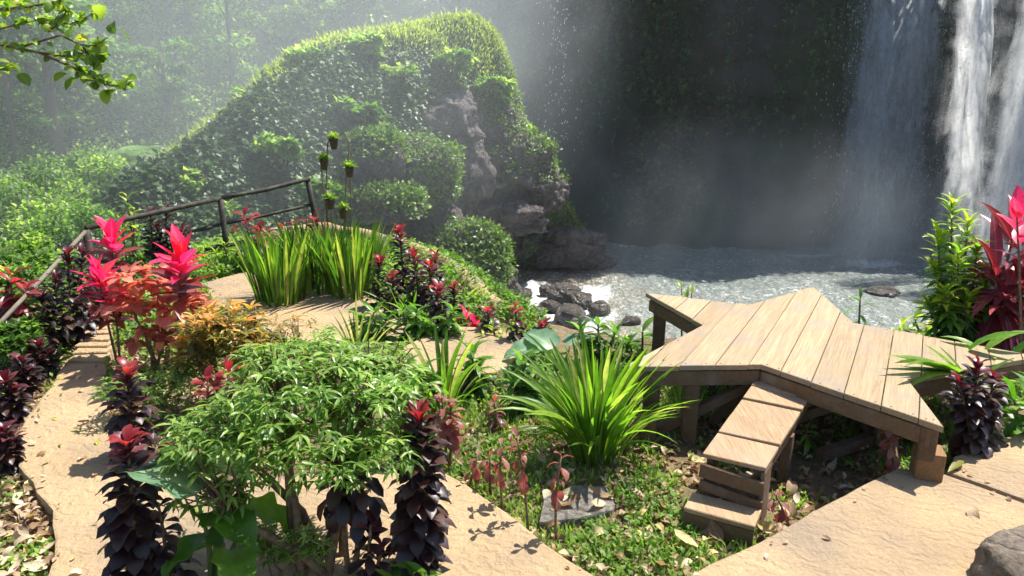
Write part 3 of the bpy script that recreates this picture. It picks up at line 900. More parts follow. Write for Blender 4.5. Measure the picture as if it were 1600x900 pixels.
L_DRY = leaf_mat('dry leaf', [(0.0, (0.22, 0.13, 0.07)), (0.35, (0.42, 0.31, 0.20)), (0.75, (0.62, 0.53, 0.39)), (1.0, (0.55, 0.45, 0.18))], trans=0.25, warm=(1.2, 1.0, 0.7), rough=0.7, spec=0.2, rib=0.3, ribcol=(0.5, 0.42, 0.3))
L_DRYM = leaf_mat('dry litter', [(0.0, (0.12, 0.075, 0.045)), (0.4, (0.32, 0.21, 0.13)), (0.8, (0.54, 0.43, 0.31)), (1.0, (0.48, 0.38, 0.14))], 'attr', trans=0.2, warm=(1.2, 1.0, 0.7), rough=0.75, spec=0.2)

LM = {}
def variants(key, mat, n, L, W, droops, **k):
    LM[key] = [leaf_mesh(key.replace('_', ' '), mat, L * (0.9 + 0.2 * i / max(1, n - 1)), W * (0.9 + 0.15 * ((i * 7) % n) / n), droops[i % len(droops)], **k) for i in range(n)]
for key, mat in (('dark', L_DARK), ('plum', L_PLUM), ('red', L_RED), ('rust', L_RUST)):
    variants(key, mat, 4, 1.0, 0.46, [1.1, 1.6, 0.7, 1.3], shape='spoon', fold=0.3, nseg=5, wav=0.035)
for key, mat in (('pink', L_PINK), ('maroon', L_MAROON)):
    variants(key, mat, 4, 1.0, 0.42, [0.15, 0.5, 0.3, 0.8], shape='lance', fold=0.35, nseg=6, wav=0.02)
for key, mat in (('drac', L_DRAC), ('lime', L_LIME), ('green', L_GREEN)):
    variants(key, mat, 4, 1.0, 0.28, [0.5, 0.9, 1.3, 0.7], shape='lance', fold=0.3, nseg=5)
L_CRIM = leaf_mat('crimson leaf', [(0.0, (0.07, 0.012, 0.018)), (0.5, (0.15, 0.022, 0.035)), (1.0, (0.34, 0.06, 0.08))], trans=0.25, warm=(1.5, 0.6, 0.7), rough=0.34, rib=0.5, ribcol=(0.45, 0.16, 0.16))
variants('crimson', L_CRIM, 4, 1.0, 0.2, [0.4, 0.8, 1.2, 0.6], shape='lance', fold=0.35, nseg=6)
variants('broad', L_GREEN, 4, 1.0, 0.30, [0.2, 0.5, 0.9, 1.2], shape='lance', fold=0.35, nseg=7, wav=0.02)
L_BED = leaf_mat('bed sword leaf', [(0.0, (0.035, 0.095, 0.010)), (0.5, (0.09, 0.19, 0.02)), (0.85, (0.19, 0.30, 0.035)), (1.0, (0.36, 0.36, 0.09))], trans=0.45, glow=1.6, rough=0.4)
for key, mat in (('blade', L_BLADE), ('stripe', L_STRIPE), ('bed', L_BED)):
    variants(key, mat, 8, 1.0, 0.046, [0.1, 0.3, 0.55, 0.85, 1.2, 1.6, 2.1, 2.5], shape='strap', fold=0.45, nseg=9, twist=0.5)
variants('aralia', L_ARAL, 5, 1.0, 0.23, [0.5, 0.8, 1.1, 0.3, 1.3], shape='lance', fold=0.3, nseg=4, wav=0.03)
variants('orange', L_ORAN, 4, 1.0, 0.3, [0.3, 0.6, 0.9, 0.2], shape='lance', fold=0.3, nseg=4)
variants('olive', L_OLIVE, 4, 1.0, 0.3, [0.3, 0.6, 0.9, 0.2], shape='lance', fold=0.3, nseg=4)
variants('copper', L_COPP, 5, 1.0, 0.62, [0.7, 1.2, 1.6, 1.0, 0.4], shape='oval', fold=0.2, nseg=5, wav=0.07)
variants('dry', L_DRY, 6, 1.0, 0.5, [1.2, -1.4, 2.0, 0.6, -0.8, 2.4], shape='oval', fold=0.5, nseg=5, wav=0.06, twist=0.6)

def place_leaf(parent, me, pos, yaw, pitch, size, roll=0.0, name='leaf', wide=1.0):
    cp_, sp_ = math.cos(pitch), math.sin(pitch)
    Yv = Vector((cp_ * math.sin(yaw), cp_ * math.cos(yaw), sp_))
    Xv = Vector((math.cos(yaw), -math.sin(yaw), 0))
    Zv = Xv.cross(Yv)
    if roll:
        c, s = math.cos(roll), math.sin(roll)
        Xv, Zv = Xv * c + Zv * s, Zv * c - Xv * s
    Xv = Xv * wide
    o = bpy.data.objects.new(name, me)
    C.objects.link(o)
    o.parent = parent
    o.matrix_local = Matrix(((Xv.x * size, Yv.x * size, Zv.x * size, pos[0]), (Xv.y * size, Yv.y * size, Zv.y * size, pos[1]), (Xv.z * size, Yv.z * size, Zv.z * size, pos[2]), (0, 0, 0, 1)))
    return o

def whorled(name, label, cat, base, stems, leaf, n, pal, group=None, bare=0.08, low=-0.5, high=1.25, stem_r=0.011, taper=0.35, topn=0.16, midn=0.2, flat=1.0):
    """upright stems ringed by leaves. stems: photograph points of the tips (px, py) or (px, py, extra distance); pal: leaf kinds lower, middle, top"""
    root = thing(name, label, cat, base, 0, group)
    for s in stems:
        tip = on_y(s[0], s[1], base.y + (s[2] if len(s) > 2 else 0.0)) - base
        tip.z -= leaf * 0.45
        if tip.z < 0.03: tip.z = 0.03
        foot = Vector((tip.x * 0.12, tip.y * 0.12, 0))
        bend = Vector((random.uniform(-1, 1), random.uniform(-1, 1), 0)) * 0.035 * tip.z
        P = [foot.lerp(tip, q) + bend * math.sin(PI * q) for q in (0, 0.25, 0.5, 0.75, 1.0)]
        m = MB(); m.tube(P, [stem_r, stem_r * 0.9, stem_r * 0.8, stem_r * 0.7, stem_r * 0.5], 6)
        m.build('stem', M_STEM, root, True)
        for i in range(n):
            t = i / (n - 1)
            q = bare + (1 - bare) * t
            c = foot.lerp(tip, q) + bend * math.sin(PI * q)
            yaw = i * 2.39996 + random.uniform(-0.35, 0.35)
            pit = low + (high - low) * t ** 2.6 + random.uniform(-0.2, 0.2)
            kind = pal[2] if t > 1 - topn else (pal[1] if t > 1 - topn - midn else pal[0])
            sz = leaf * random.uniform(0.8, 1.12) * (1 - taper * t) * (0.75 + 0.25 * min(1, t * 4))
            place_leaf(root, random.choice(LM[kind]), c, yaw, pit, sz, random.uniform(-0.35, 0.35))
    return root

def blades(name, label, base, n, height, spread, kind='blade', fan=None, cat='plant', group=None, wide=1.0, foot=0.06, lean=(0, 0), arch=0.0):
    root = thing(name, label, cat, base, 0, group)
    for i in range(n):
        a = i * 2.39996 + random.uniform(-0.3, 0.3)
        r = math.sqrt((i + 0.5) / n)
        out = r * spread * random.uniform(0.7, 1.15)
        pit = PI / 2 - out
        L = height * random.uniform(0.72, 1.08) * ((1.1 - 0.42 * r) if arch else (1 + 0.12 * r))
        vs = LM[kind]
        k = min(len(vs) - 1, max(0, int(r * (spread * 4.2 + arch) + random.uniform(-1.4, 1.8))))
        pos = Vector((math.sin(a), math.cos(a), 0)) * foot * r * 1.6 + Vector((lean[0], lean[1], 0)) * 0
        o = place_leaf(root, vs[k], pos, a + random.uniform(-0.25, 0.25), pit, L, random.uniform(-0.5, 0.5), 'leaf', wide)
    m = MB()
    m.tube([Vector((0, 0, -0.03)), Vector((0, 0, 0.05)), Vector((0, 0, 0.10))], [foot * 1.2, foot * 0.95, foot * 0.3], 9)
    m.build('root_crown', M_GSTEM, root, True)
    return root

def shrub(name, label, cat, base, blobs, n, leaf, pick, mergedmat, geo, keep=290, whorl=5, droop=-0.25, group=None, stems=5, stem_r=0.014, foot=0.05, shell=0.45, twig=0.6):
    """branching bush: blobs = [(centre px, py, extra distance, rx, ry, rz)], leaves in whorls on twig ends; the nearest ones single leaves"""
    root = thing(name, label, cat, base, 0, group)
    tips, outs, rel = [], [], []
    vol = np.array([b[3] * b[4] * b[5] for b in blobs]) ** 0.7
    for b, share in zip(blobs, vol / vol.sum()):
        c = np.array(tuple(on_y(b[0], b[1], base.y + b[2]) - base))
        k = max(1, int(n / whorl * share))
        d = rand_dirs(k)
        d[:, 2] = np.where(d[:, 2] < -0.35, -d[:, 2] * 0.6, d[:, 2])
        rr = rng.random(k) ** shell
        tips.append(c + d * rr[:, None] * np.array(b[3:6]))
        outs.append(d + np.array([0, 0, 0.35]))
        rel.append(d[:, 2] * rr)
    tips, outs, rel = np.concatenate(tips), np.concatenate(outs), np.concatenate(rel)
    m = MB()
    for s in range(stems):
        a = 2 * PI * s / stems + random.random()
        b = blobs[s % len(blobs)]
        c = on_y(b[0], b[1], base.y + b[2]) - base
        p0 = Vector((math.cos(a), math.sin(a), 0)) * foot
        p3 = c + Vector((random.uniform(-.5, .5) * b[3], random.uniform(-.5, .5) * b[4], 0.2 * b[5]))
        p1 = p0.lerp(p3, 0.35) + Vector((random.uniform(-.04, .04), random.uniform(-.04, .04), 0.02)); p2 = p0.lerp(p3, 0.7) + Vector((random.uniform(-.03, .03), random.uniform(-.03, .03), 0))
        sm = MB(); sm.tube([p0, p1, p2, p3], [stem_r, stem_r * 0.85, stem_r * 0.65, stem_r * 0.35], 7)
        sm.build('stem', M_STEM, root, True)
        near = np.argsort(((tips - np.array(p3)) ** 2).sum(1))[:max(6, len(tips) // stems // 2)]
        for j in near:
            q = p2.lerp(p3, random.random())
            e = Vector(tips[j]); mid = q.lerp(e, 0.5) + Vector((0, 0, 0.02))
            m.tube([q, mid, e], [stem_r * 0.28, stem_r * 0.2, stem_r * 0.12], 4, cap=False)
    if m.n: tag(m.build('twigs', M_STEM, root, True), kind='stuff')
    # leaves
    P = np.repeat(tips, whorl, axis=0); O = np.repeat(outs, whorl, axis=0); Rl = np.repeat(rel, whorl)
    k = len(P)
    az = np.tile(np.arange(whorl) * 2 * PI / whorl, len(tips)) + np.repeat(rng.random(len(tips)) * 6.28, whorl)
    O = O / np.linalg.norm(O, axis=1, keepdims=True)
    D = O * 0.55 + np.stack([np.cos(az), np.sin(az), np.full(k, droop)], 1) * 0.8 + rng.normal(size=(k, 3)) * 0.18
    P = P - O * leaf * 0.3 * rng.random((k, 1))
    Ms = frames(D, roll=rng.normal(size=k) * 0.3)
    S = leaf * rng.uniform(0.65, 1.15, k)
    W = P + np.array(tuple(base))
    # those that show largest: near the camera and on the outside
    score = np.linalg.norm(W - np.array([0, 0, CAM_Z]), axis=1) / (0.6 + 0.4 * rng.random(k))
    order = np.argsort(score)
    for j in order[:keep]:
        M = Ms[j] * S[j]
        o = bpy.data.objects.new('leaf', pick(Rl[j])); C.objects.link(o); o.parent = root
        o.matrix_local = Matrix(((*M[0], P[j, 0]), (*M[1], P[j, 1]), (*M[2], P[j, 2]), (0, 0, 0, 1)))
    rest = order[keep:]
    if len(rest):
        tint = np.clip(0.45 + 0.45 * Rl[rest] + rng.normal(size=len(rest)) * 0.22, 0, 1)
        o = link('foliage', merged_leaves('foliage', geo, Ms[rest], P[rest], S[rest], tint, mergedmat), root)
        o['kind'] = 'stuff'
    return root
GEO3 = leaf_geo(1.0, 0.24, 0.8, 0.3, 'lance', 3)
GEO2O = leaf_geo(1.0, 0.6, 1.0, 0.2, 'oval', 3, wav=0.06)

DK = ('dark', 'plum', 'red')
# the tall dark columns
whorled('cordyline', 'tall near black cordyline with a red rosette beside the near left path', 'plant', base_at(208, 935), [(193, 668)], 0.155, 150, ('dark', 'plum', 'red'), low=0.1, topn=0.05, midn=0.08, stem_r=0.016)
whorled('cordyline', 'short dark cordyline leaning on the tall near black one', 'plant', base_at(262, 930), [(245, 770), (272, 842)], 0.13, 34, ('dark', 'dark', 'dark'), low=-0.5)
whorled('cordyline', 'dark cordyline with red tip throwing its shadow on the left path', 'plant', base_at(214, 728), [(197, 565)], 0.175, 100, ('dark', 'plum', 'red'), low=0.1, topn=0.05, midn=0.1)
whorled('cordyline', 'pair of wine red cordyline heads under the orange shrub', 'plant', base_at(335, 720), [(322, 575), (356, 560)], 0.17, 36, ('dark', 'plum', 'red'), low=-0.3, topn=0.2, midn=0.35)
whorled('cordyline', 'broad dark cordyline column with a flame red tip, near and beside the aralia', 'plant', base_at(640, 905), [(655, 632)], 0.165, 190, ('dark', 'dark', 'red'), low=0.1, topn=0.035, midn=0.1, stem_r=0.016)
whorled('cordyline', 'low purple black cordyline at the foot of the broad dark column', 'plant', base_at(582, 925), [(578, 800), (596, 838)], 0.12, 32, ('dark', 'dark', 'plum'), low=-0.3)
whorled('cordyline', 'bare legged black cordyline showing its pale stems under the aralia', 'plant', base_at(548, 905), [(532, 690), (566, 705)], 0.16, 30, ('dark', 'dark', 'dark'), bare=0.62, low=-0.5, stem_r=0.014)
whorled('cordyline', 'dull rose cordyline behind the flame tipped column', 'plant', base_at(700, 728), [(690, 606), (703, 622)], 0.125, 24, ('rust', 'rust', 'rust'), bare=0.45, low=-0.5, stem_r=0.009)
whorled('cordyline', 'small reddish cordyline below the sword leaf clump', 'plant', base_at(776, 668), [(773, 618)], 0.10, 18, ('plum', 'rust', 'rust'), low=-0.2)
G_ROW = 'cordylines in the row behind the green bushes'
for i, (b, t, h, lab) in enumerate([((592, 486), (593, 398), 30, 'short dark cordyline at the left end of the cordyline row by the sword leaves'), ((630, 478), (623, 352), 46, 'tallest dark cordyline in the row, tipped with a pink red flower of leaves'),
        ((655, 492), (645, 390), 36, 'dark red tipped cordyline just right of the tallest one in the row'), ((674, 500), (670, 405), 36, 'red tipped cordyline standing fourth in the row'),
        ((684, 528), (684, 442), 36, 'bushy dark cordyline in front of the right end of the row'), ((682, 470), (680, 392), 24, 'small red tipped cordyline at the back of the row')]):
    whorled('cordyline', lab, 'plant', base_at(*b), [t], 0.135, int(h * 2.3), ('dark', 'plum', 'red'), group=G_ROW, low=0.0, topn=0.06, midn=0.12, taper=0.2)
whorled('cordyline', 'lone dark cordyline with bright red tip beside the round slab', 'plant', base_at(806, 546), [(805, 470)], 0.13, 44, ('dark', 'plum', 'red'), low=-0.2, topn=0.2)
for b, t, h, lab in [((712, 505), (710, 440), 70, 'stocky dark cordyline between the kerb and the right end of the row'), ((765, 530), (762, 478), 60, 'low red tipped cordyline near the drop behind the round slab'), ((614, 500), (612, 424), 70, 'dark cordyline tucked behind the first plant of the row'), ((850, 545), (848, 500), 60, 'small dark cordyline right of the lone red tipped one')]:
    whorled('cordyline', lab, 'plant', base_at(*b), [t], 0.12, h, ('dark', 'plum', 'red'), group=G_ROW, low=0.0, topn=0.07, midn=0.14, taper=0.2)
G_E = 'dark plants along the outer edge of the left path'
for b, t, h, lab in [((30, 615), (32, 552), 60, 'low dark cordyline at the outer edge of the left path'), ((4, 660), (6, 585), 70, 'dark cordyline cut by the left frame edge above the leaf litter'), ((60, 590), (60, 530), 50, 'small dark cordyline beside the magenta sprout'), ((-8, 740), (2, 660), 60, 'plum cordyline at the far left over the dry litter')]:
    whorled('cordyline', lab, 'plant', base_at(*b), [t, (t[0] + 14, t[1] + 14)], 0.13, h, ('dark', 'dark', 'plum'), group=G_E, low=0.0, topn=0.1, taper=0.2)
G_B = 'dark cordylines by the railing'
for b, t, lab in [((235, 422), [(232, 322), (246, 345)], 'dark cordyline with plum tips behind the pink leaf by the railing'), ((262, 424), [(258, 318), (270, 350)], 'tallest plum tipped cordyline in front of the railing'), ((288, 428), [(284, 348)], 'short plum tipped cordyline beside the railing post')]:
    whorled('cordyline', lab, 'plant', base_at(*b), t, 0.17, 64, ('dark', 'dark', 'plum'), group=G_B, low=0.0, topn=0.12, midn=0.2)
G_L = 'dark cordyline columns left of the left path'
for b, t, lab in [((102, 548), (104, 382), 'tall dark cordyline column nearest the railing handrail'), ((130, 540), (127, 380), 'tall dark cordyline column at the bend of the left path'), ((80, 556), (86, 420), 'mid height dark cordyline column under the sloping handrail'), ((62, 566), (66, 448), 'low dark cordyline column at the end of the left group'), ((146, 520), (148, 412), 'narrow dark cordyline column closest to the stepped path')]:
    whorled('cordyline', lab, 'plant', base_at(*b), [t], 0.15, 90, ('dark', 'dark', 'plum'), group=G_L, low=0.0, topn=0.06)
whorled('cordyline', 'dark cordyline with scarlet leaves rising from the sword leaf bed', 'plant', base_at(492, 452), [(488, 330), (500, 352)], 0.2, 46, ('dark', 'dark', 'red'), low=-0.1, topn=0.14)
whorled('cordyline', 'dark cordyline between the railing end and the sword leaves', 'plant', base_at(430, 420), [(440, 345), (462, 340), (415, 352)], 0.16, 34, ('dark', 'plum', 'red'), low=-0.1, topn=0.1)
whorled('cordyline', 'wide dark purple cordyline with ruby heads on the right path edge', 'plant', base_at(1530, 712, 0.15), [(1500, 580, -0.05), (1530, 556), (1556, 575, 0.05)], 0.14, 84, ('dark', 'dark', 'plum'), low=-0.1, topn=0.12, midn=0.2)
# hot pink ti plants
whorled('ti_plant', 'hot pink ti plant with wide open leaves above the copper shrub', 'plant', base_at(278, 600), [(282, 374)], 0.25, 34, ('maroon', 'maroon', 'pink'), bare=0.66, low=0.15, high=1.4, topn=0.5, midn=0.1, taper=0.1)
whorled('ti_plant', 'hot pink ti plant leaning over the stepped left path', 'plant', base_at(186, 572), [(150, 408), (172, 440)], 0.22, 26, ('maroon', 'maroon', 'pink'), bare=0.6, low=0.1, high=1.35, topn=0.48, midn=0.1, taper=0.1)
whorled('ti_plant', 'pink ti plant farthest back, near the railing corner', 'plant', base_at(172, 480), [(172, 350)], 0.30, 24, ('maroon', 'maroon', 'pink'), bare=0.5, low=0.1, high=1.4, topn=0.45, midn=0.16, taper=0.1)
whorled('ti_plant', 'scarlet ti plant against the middle of the railing', 'plant', base_at(398, 425), [(380, 326), (404, 352)], 0.20, 22, ('dark', 'maroon', 'red'), bare=0.35, low=-0.2, topn=0.35, taper=0.15)
whorled('ti_plant', 'large crimson ti plant with long arching leaves beside the lime croton', 'plant', base_at(1552, 566, 0.1), [(1590, 330), (1562, 385, -0.1), (1610, 410, -0.1), (1580, 420, -0.15)], 0.42, 30, ('crimson', 'crimson', 'crimson'), bare=0.42, low=-0.45, high=1.2, topn=0.2, midn=0.3, taper=0.05, stem_r=0.016)
whorled('ti_plant', 'single hot pink ti head above the crimson leaves at the right', 'plant', base_at(1600, 600, 0.1), [(1594, 312)], 0.24, 9, ('crimson', 'pink', 'pink'), bare=0.75, low=0.5, high=1.4, topn=0.5, taper=0.1)
whorled('ti_plant', 'low red bromeliad like ti with a magenta heart near the drop', 'plant', base_at(735, 520), [(728, 480), (742, 500)], 0.16, 16, ('maroon', 'red', 'pink'), low=0.0, topn=0.25, taper=0.1)
whorled('ti_plant', 'small magenta ti sprout left of the left path', 'plant', base_at(45, 585), [(48, 528)], 0.13, 12, ('maroon', 'rust', 'pink'), low=0.0, topn=0.4)
whorled('ti_plant', 'orange red ti plant by the handrail at the far left', 'plant', base_at(12, 540), [(14, 412), (38, 430)], 0.24, 18, ('maroon', 'red', 'red'), bare=0.5, low=-0.3, topn=0.4)
# rusty seedlings on the little lawn
G_S = 'rusty seedlings on the lawn'
for b, t, n, lab in [((788, 803), [(783, 686)], 14, 'rusty seedling at the corner of the middle path'), ((828, 829), [(808, 672)], 14, 'tallest thin rusty seedling, left of the grey stone'), ((870, 852), [(877, 700)], 13, 'rusty seedling in front of the grey stone'),
        ((767, 770), [(766, 700)], 10, 'little rusty seedling behind the path corner'), ((728, 762), [(746, 704)], 9, 'bent rusty seedling beside the middle path'), ((1394, 778), [(1390, 648)], 24, 'leafy rose brown seedling before the stub leg of the platform'), ((1382, 786), [(1386, 728)], 8, 'pink leaved seedling at the edge of the right path'), ((1246, 833), [(1214, 762)], 10, 'leaning rusty seedling right of the step bench')]:
    whorled('seedling', lab, 'seedling', base_at(*b), t, 0.085, n, ('rust', 'rust', 'rust'), group=G_S, bare=0.55 if n < 20 else 0.35, low=-0.9, high=0.9, stem_r=0.007, taper=0.2)
whorled('seedling', 'fresh green sprig under the platform beside the step bench', 'seedling', base_at(1268, 712), [(1262, 655), (1275, 690)], 0.12, 13, ('green', 'green', 'green'), bare=0.4, low=-0.4, stem_r=0.006)

# sword leaf clumps
blades('sword_leaf_clump', 'left half of the big upright sword leaf bed on the back path', base_at(440, 477), 150, 0.76, 0.20, 'bed', foot=0.13, wide=0.85)
blades('sword_leaf_clump', 'right half of the big upright sword leaf bed on the back path', base_at(552, 466), 140, 0.78, 0.20, 'bed', foot=0.13, wide=0.85)
blades('sword_leaf_clump', 'dense upright sword leaves in the middle of the back bed', base_at(498, 458), 110, 0.76, 0.22, 'bed', foot=0.14, wide=0.85)
blades('sword_leaf_clump', 'small cream striped sword leaf tuft beside the back path', base_at(560, 552), 26, 0.52, 0.5, 'stripe', arch=1.0)
blades('sword_leaf_clump', 'tall bright sword leaf tuft in front of the round slab', base_at(694, 632), 38, 0.66, 0.5, wide=1.3, arch=2.0)
blades('sword_leaf_clump', 'largest arching sword leaf clump left of the star platform', base_at(930, 716), 140, 0.84, 0.34, wide=1.0, foot=0.08, arch=3.4)
blades('sword_leaf_clump', 'thin sword leaf tuft among the cordyline row', base_at(640, 500), 22, 0.45, 0.8)
blades('sword_leaf_clump', 'sword leaves standing under the left arm of the platform', base_at(1070, 655), 18, 0.42, 0.45)
blades('sword_leaf_clump', 'yellow green sword leaves at the end of the kerb', base_at(715, 478), 26, 0.36, 0.9)
lily = thing('spider_lily', 'spider lily with long leaves lying over the right arm of the star', 'plant', base_at(1512, 672, 0.15))
for (tx, ty), sz_, dr in [((1384, 572), 0.6, 3), ((1402, 566), 0.6, 2), ((1415, 584), 0.6, 3), ((1430, 575), 0.6, 2), ((1450, 545), 0.6, 1), ((1400, 605), 0.6, 4), ((1460, 600), 0.6, 2), ((1610, 625), 0.6, 3), ((1378, 563), 0.66, 2), ((1392, 578), 0.60, 3), ((1408, 596), 0.55, 3), ((1385, 560), 0.5, 1), ((1425, 612), 0.5, 4), ((1445, 560), 0.5, 2), ((1470, 545), 0.45, 1), ((1440, 590), 0.5, 3), ((1590, 600), 0.5, 3), ((1600, 570), 0.5, 2), ((1420, 640), 0.45, 4), ((1575, 640), 0.4, 4)]:
    o0 = Vector((random.uniform(-.03, .03), random.uniform(-.03, .03), 0.30))
    e = on_y(tx, ty, lily.location.y + 0.02) + Vector((0, random.uniform(-0.12, 0.10), 0)) - lily.location
    d = e - o0
    place_leaf(lily, LM['blade'][dr], o0, math.atan2(d.x, d.y), math.asin(max(-1, min(1, d.z / d.length))) + 0.16 * dr, d.length * (1.0 + 0.05 * dr), random.uniform(-0.4, 0.4), 'leaf', 2.2)
m = MB(); m.tube([Vector((0, 0, -0.03)), Vector((0, 0, 0.2)), Vector((0, 0, 0.32))], [0.045, 0.04, 0.02], 9); m.build('stem', M_GSTEM, lily, True)
# compact green bushes
def green_bush(label, b, tips, leaf=0.17, n=34, pal=('drac', 'drac', 'green'), z=0.0, name='dracaena', **k):
    return whorled(name, label, 'plant', base_at(*b, z), tips, leaf, n, pal, low=k.pop('low', -0.35), high=1.0, topn=0.35, midn=0.2, taper=0.1, **k)
green_bush('compact green dracaena bush behind the striped tuft', (585, 540), [(560, 480), (582, 470), (604, 484), (572, 505), (600, 512)])
green_bush('compact green dracaena bush below the cordyline row', (645, 540), [(628, 470), (650, 476), (668, 492), (640, 505)])
green_bush('dark leafy dracaena overhanging the back of the round slab', (690, 540), [(684, 500), (706, 470), (712, 505)])
green_bush('green dracaena bush on the right end of the round slab', (742, 612), [(738, 532), (750, 552), (728, 560)])
green_bush('low green dracaena left of the tall sword leaf tuft', (668, 625), [(660, 560), (680, 572), (646, 578)])
green_bush('dark green dracaena bush between the slab and the big sword leaf clump', (822, 640), [(815, 545), (838, 560), (800, 575), (825, 590)], 0.17)
green_bush('dense green dracaena bush behind the big sword leaf clump', (935, 565), [(905, 500), (935, 492), (962, 505), (985, 520), (920, 525)], 0.16)
green_bush('broad leaved green bush beside the left tip of the star', (1000, 560), [(1005, 500), (985, 525), (1015, 540)], 0.2, 12, ('broad', 'broad', 'broad'))
green_bush('bright lime tuft peeping over the back edge of the star', (1078, 500), [(1066, 440), (1082, 448), (1074, 455)], 0.14, 14, ('lime', 'lime', 'lime'))
green_bush('thin green shoot behind the far tip of the star', (1342, 520), [(1346, 452)], 0.17, 9, ('broad', 'green', 'green'), low=-0.6)
green_bush('leafy green ginger at the back edge of the right star arm', (1440, 545), [(1410, 495), (1432, 482), (1455, 500), (1448, 520)], 0.19, 10, ('broad', 'broad', 'lime'), low=-0.5)
green_bush('upright broad leaved plant by the ruby headed cordyline', (1540, 640), [(1515, 515), (1545, 512), (1575, 540)], 0.34, 7, ('broad', 'broad', 'broad'), z=0.12, low=0.3)
green_bush('green leafy plant at the far right edge of the path', (1605, 690), [(1590, 600), (1620, 580), (1600, 640)], 0.2, 16, ('broad', 'green', 'green'), z=0.15)
green_bush('bright green rosette in front of the broad dark column', (646, 940), [(645, 872), (620, 890), (668, 888)], 0.15, 16, ('green', 'green', 'green'))
green_bush('low green plants under the cordylines by the drop', (780, 540), [(770, 500), (785, 515), (755, 515)], 0.12, 14, ('green', 'green', 'lime'))
green_bush('lime leaved plant behind the tall shadow of the railing post', (360, 425), [(350, 372), (372, 380), (335, 385)], 0.14, 18, ('green', 'green', 'lime'))
green_bush('slender lime bush between the pink ti and the railing', (205, 440), [(196, 296), (208, 318), (190, 340), (214, 350)], 0.15, 26, ('drac', 'green', 'lime'))
green_bush('broad leaved green plant under the handrail beside the dark columns', (40, 565), [(35, 505), (62, 515), (18, 520)], 0.20, 12, ('broad', 'drac', 'broad'))
green_bush('leafy green weed at the outer bend of the left path', (75, 585), [(70, 545), (88, 552)], 0.15, 14, ('drac', 'green', 'green'))
green_bush('sprawling green weed at the far left edge above the litter', (10, 640), [(8, 600), (22, 612)], 0.15, 14, ('drac', 'green', 'lime'))
# lime croton: a tall bush of upright leafy stems
whorled('croton', 'tall lime topped croton bush standing against the pool', 'plant', base_at(1502, 566, 0.1), [(1490, 300), (1468, 352), (1515, 330, 0.1), (1462, 402), (1500, 380, -0.15), (1530, 372), (1478, 440, -0.2), (1545, 420), (1452, 460), (1515, 450, -0.2)],
        0.145, 92, ('drac', 'green', 'lime'), low=-0.2, high=1.1, topn=0.3, midn=0.25, taper=0.1, bare=0.2)

# the three leafy shrubs
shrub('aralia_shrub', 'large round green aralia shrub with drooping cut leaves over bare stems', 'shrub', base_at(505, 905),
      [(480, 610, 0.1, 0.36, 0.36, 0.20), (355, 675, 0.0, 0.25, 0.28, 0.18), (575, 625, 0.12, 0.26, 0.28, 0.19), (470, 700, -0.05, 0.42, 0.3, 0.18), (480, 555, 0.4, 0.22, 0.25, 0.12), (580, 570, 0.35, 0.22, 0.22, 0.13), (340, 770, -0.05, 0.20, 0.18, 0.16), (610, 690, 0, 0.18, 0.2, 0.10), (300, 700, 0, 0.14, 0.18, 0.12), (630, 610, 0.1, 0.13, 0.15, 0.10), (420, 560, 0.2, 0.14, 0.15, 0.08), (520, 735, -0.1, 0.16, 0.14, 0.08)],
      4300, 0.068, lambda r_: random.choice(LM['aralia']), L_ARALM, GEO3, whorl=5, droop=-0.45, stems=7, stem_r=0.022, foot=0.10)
shrub('orange_shrub', 'shrub with orange and yellow young leaves over bronze foliage', 'shrub', base_at(352, 640),
      [(350, 520, 0.0, 0.30, 0.26, 0.20), (318, 560, 0.0, 0.2, 0.2, 0.22), (395, 555, 0.0, 0.2, 0.2, 0.2)], 1700, 0.09,
      lambda r_: random.choice(LM['orange' if r_ + random.uniform(-.25, .25) > 0.34 else 'olive']), L_OLIVEM, GEO3, whorl=5, droop=0.1)
shrub('copper_leaf_shrub', 'copper leaf shrub with crinkled salmon red leaves', 'shrub', base_at(248, 580),
      [(238, 440, 0.0, 0.26, 0.24, 0.14), (212, 480, -0.05, 0.22, 0.2, 0.14), (285, 485, 0.0, 0.20, 0.2, 0.2), (240, 530, 0.0, 0.17, 0.2, 0.16)], 330, 0.115,
      lambda r_: random.choice(LM['copper']), L_COPPM, GEO2O, whorl=4, droop=-0.35, stem_r=0.012)
shrub('dry_seed_bush', 'twiggy brown seed bush sticking out behind the aralia', 'shrub', base_at(460, 640),
      [(455, 520, 0.1, 0.20, 0.18, 0.17), (470, 560, 0.1, 0.16, 0.16, 0.16)], 330, 0.05, lambda r_: random.choice(LM['olive']), L_OLIVEM, GEO3, keep=60, whorl=3, stems=9, stem_r=0.008, foot=0.07)
shrub('mossy_bush', 'low dark mossy bush at the foot of the copper leaf shrub', 'shrub', base_at(222, 668),
      [(190, 610, 0, 0.16, 0.18, 0.10), (250, 640, 0, 0.22, 0.2, 0.12), (280, 600, 0.1, 0.2, 0.2, 0.12)], 1300, 0.05, lambda r_: random.choice(LM['drac']), L_ARALM, GEO3, keep=120, whorl=5, stem_r=0.006)
shrub('pale_sedum_bush', 'pale green small leaved bush at the foot of the aralia stems', 'shrub', base_at(455, 925),
      [(470, 860, 0, 0.13, 0.12, 0.09), (420, 850, 0.05, 0.12, 0.12, 0.1)], 900, 0.035, lambda r_: random.choice(LM['olive']), L_ARALM, GEO3, keep=100, whorl=5, stem_r=0.006)

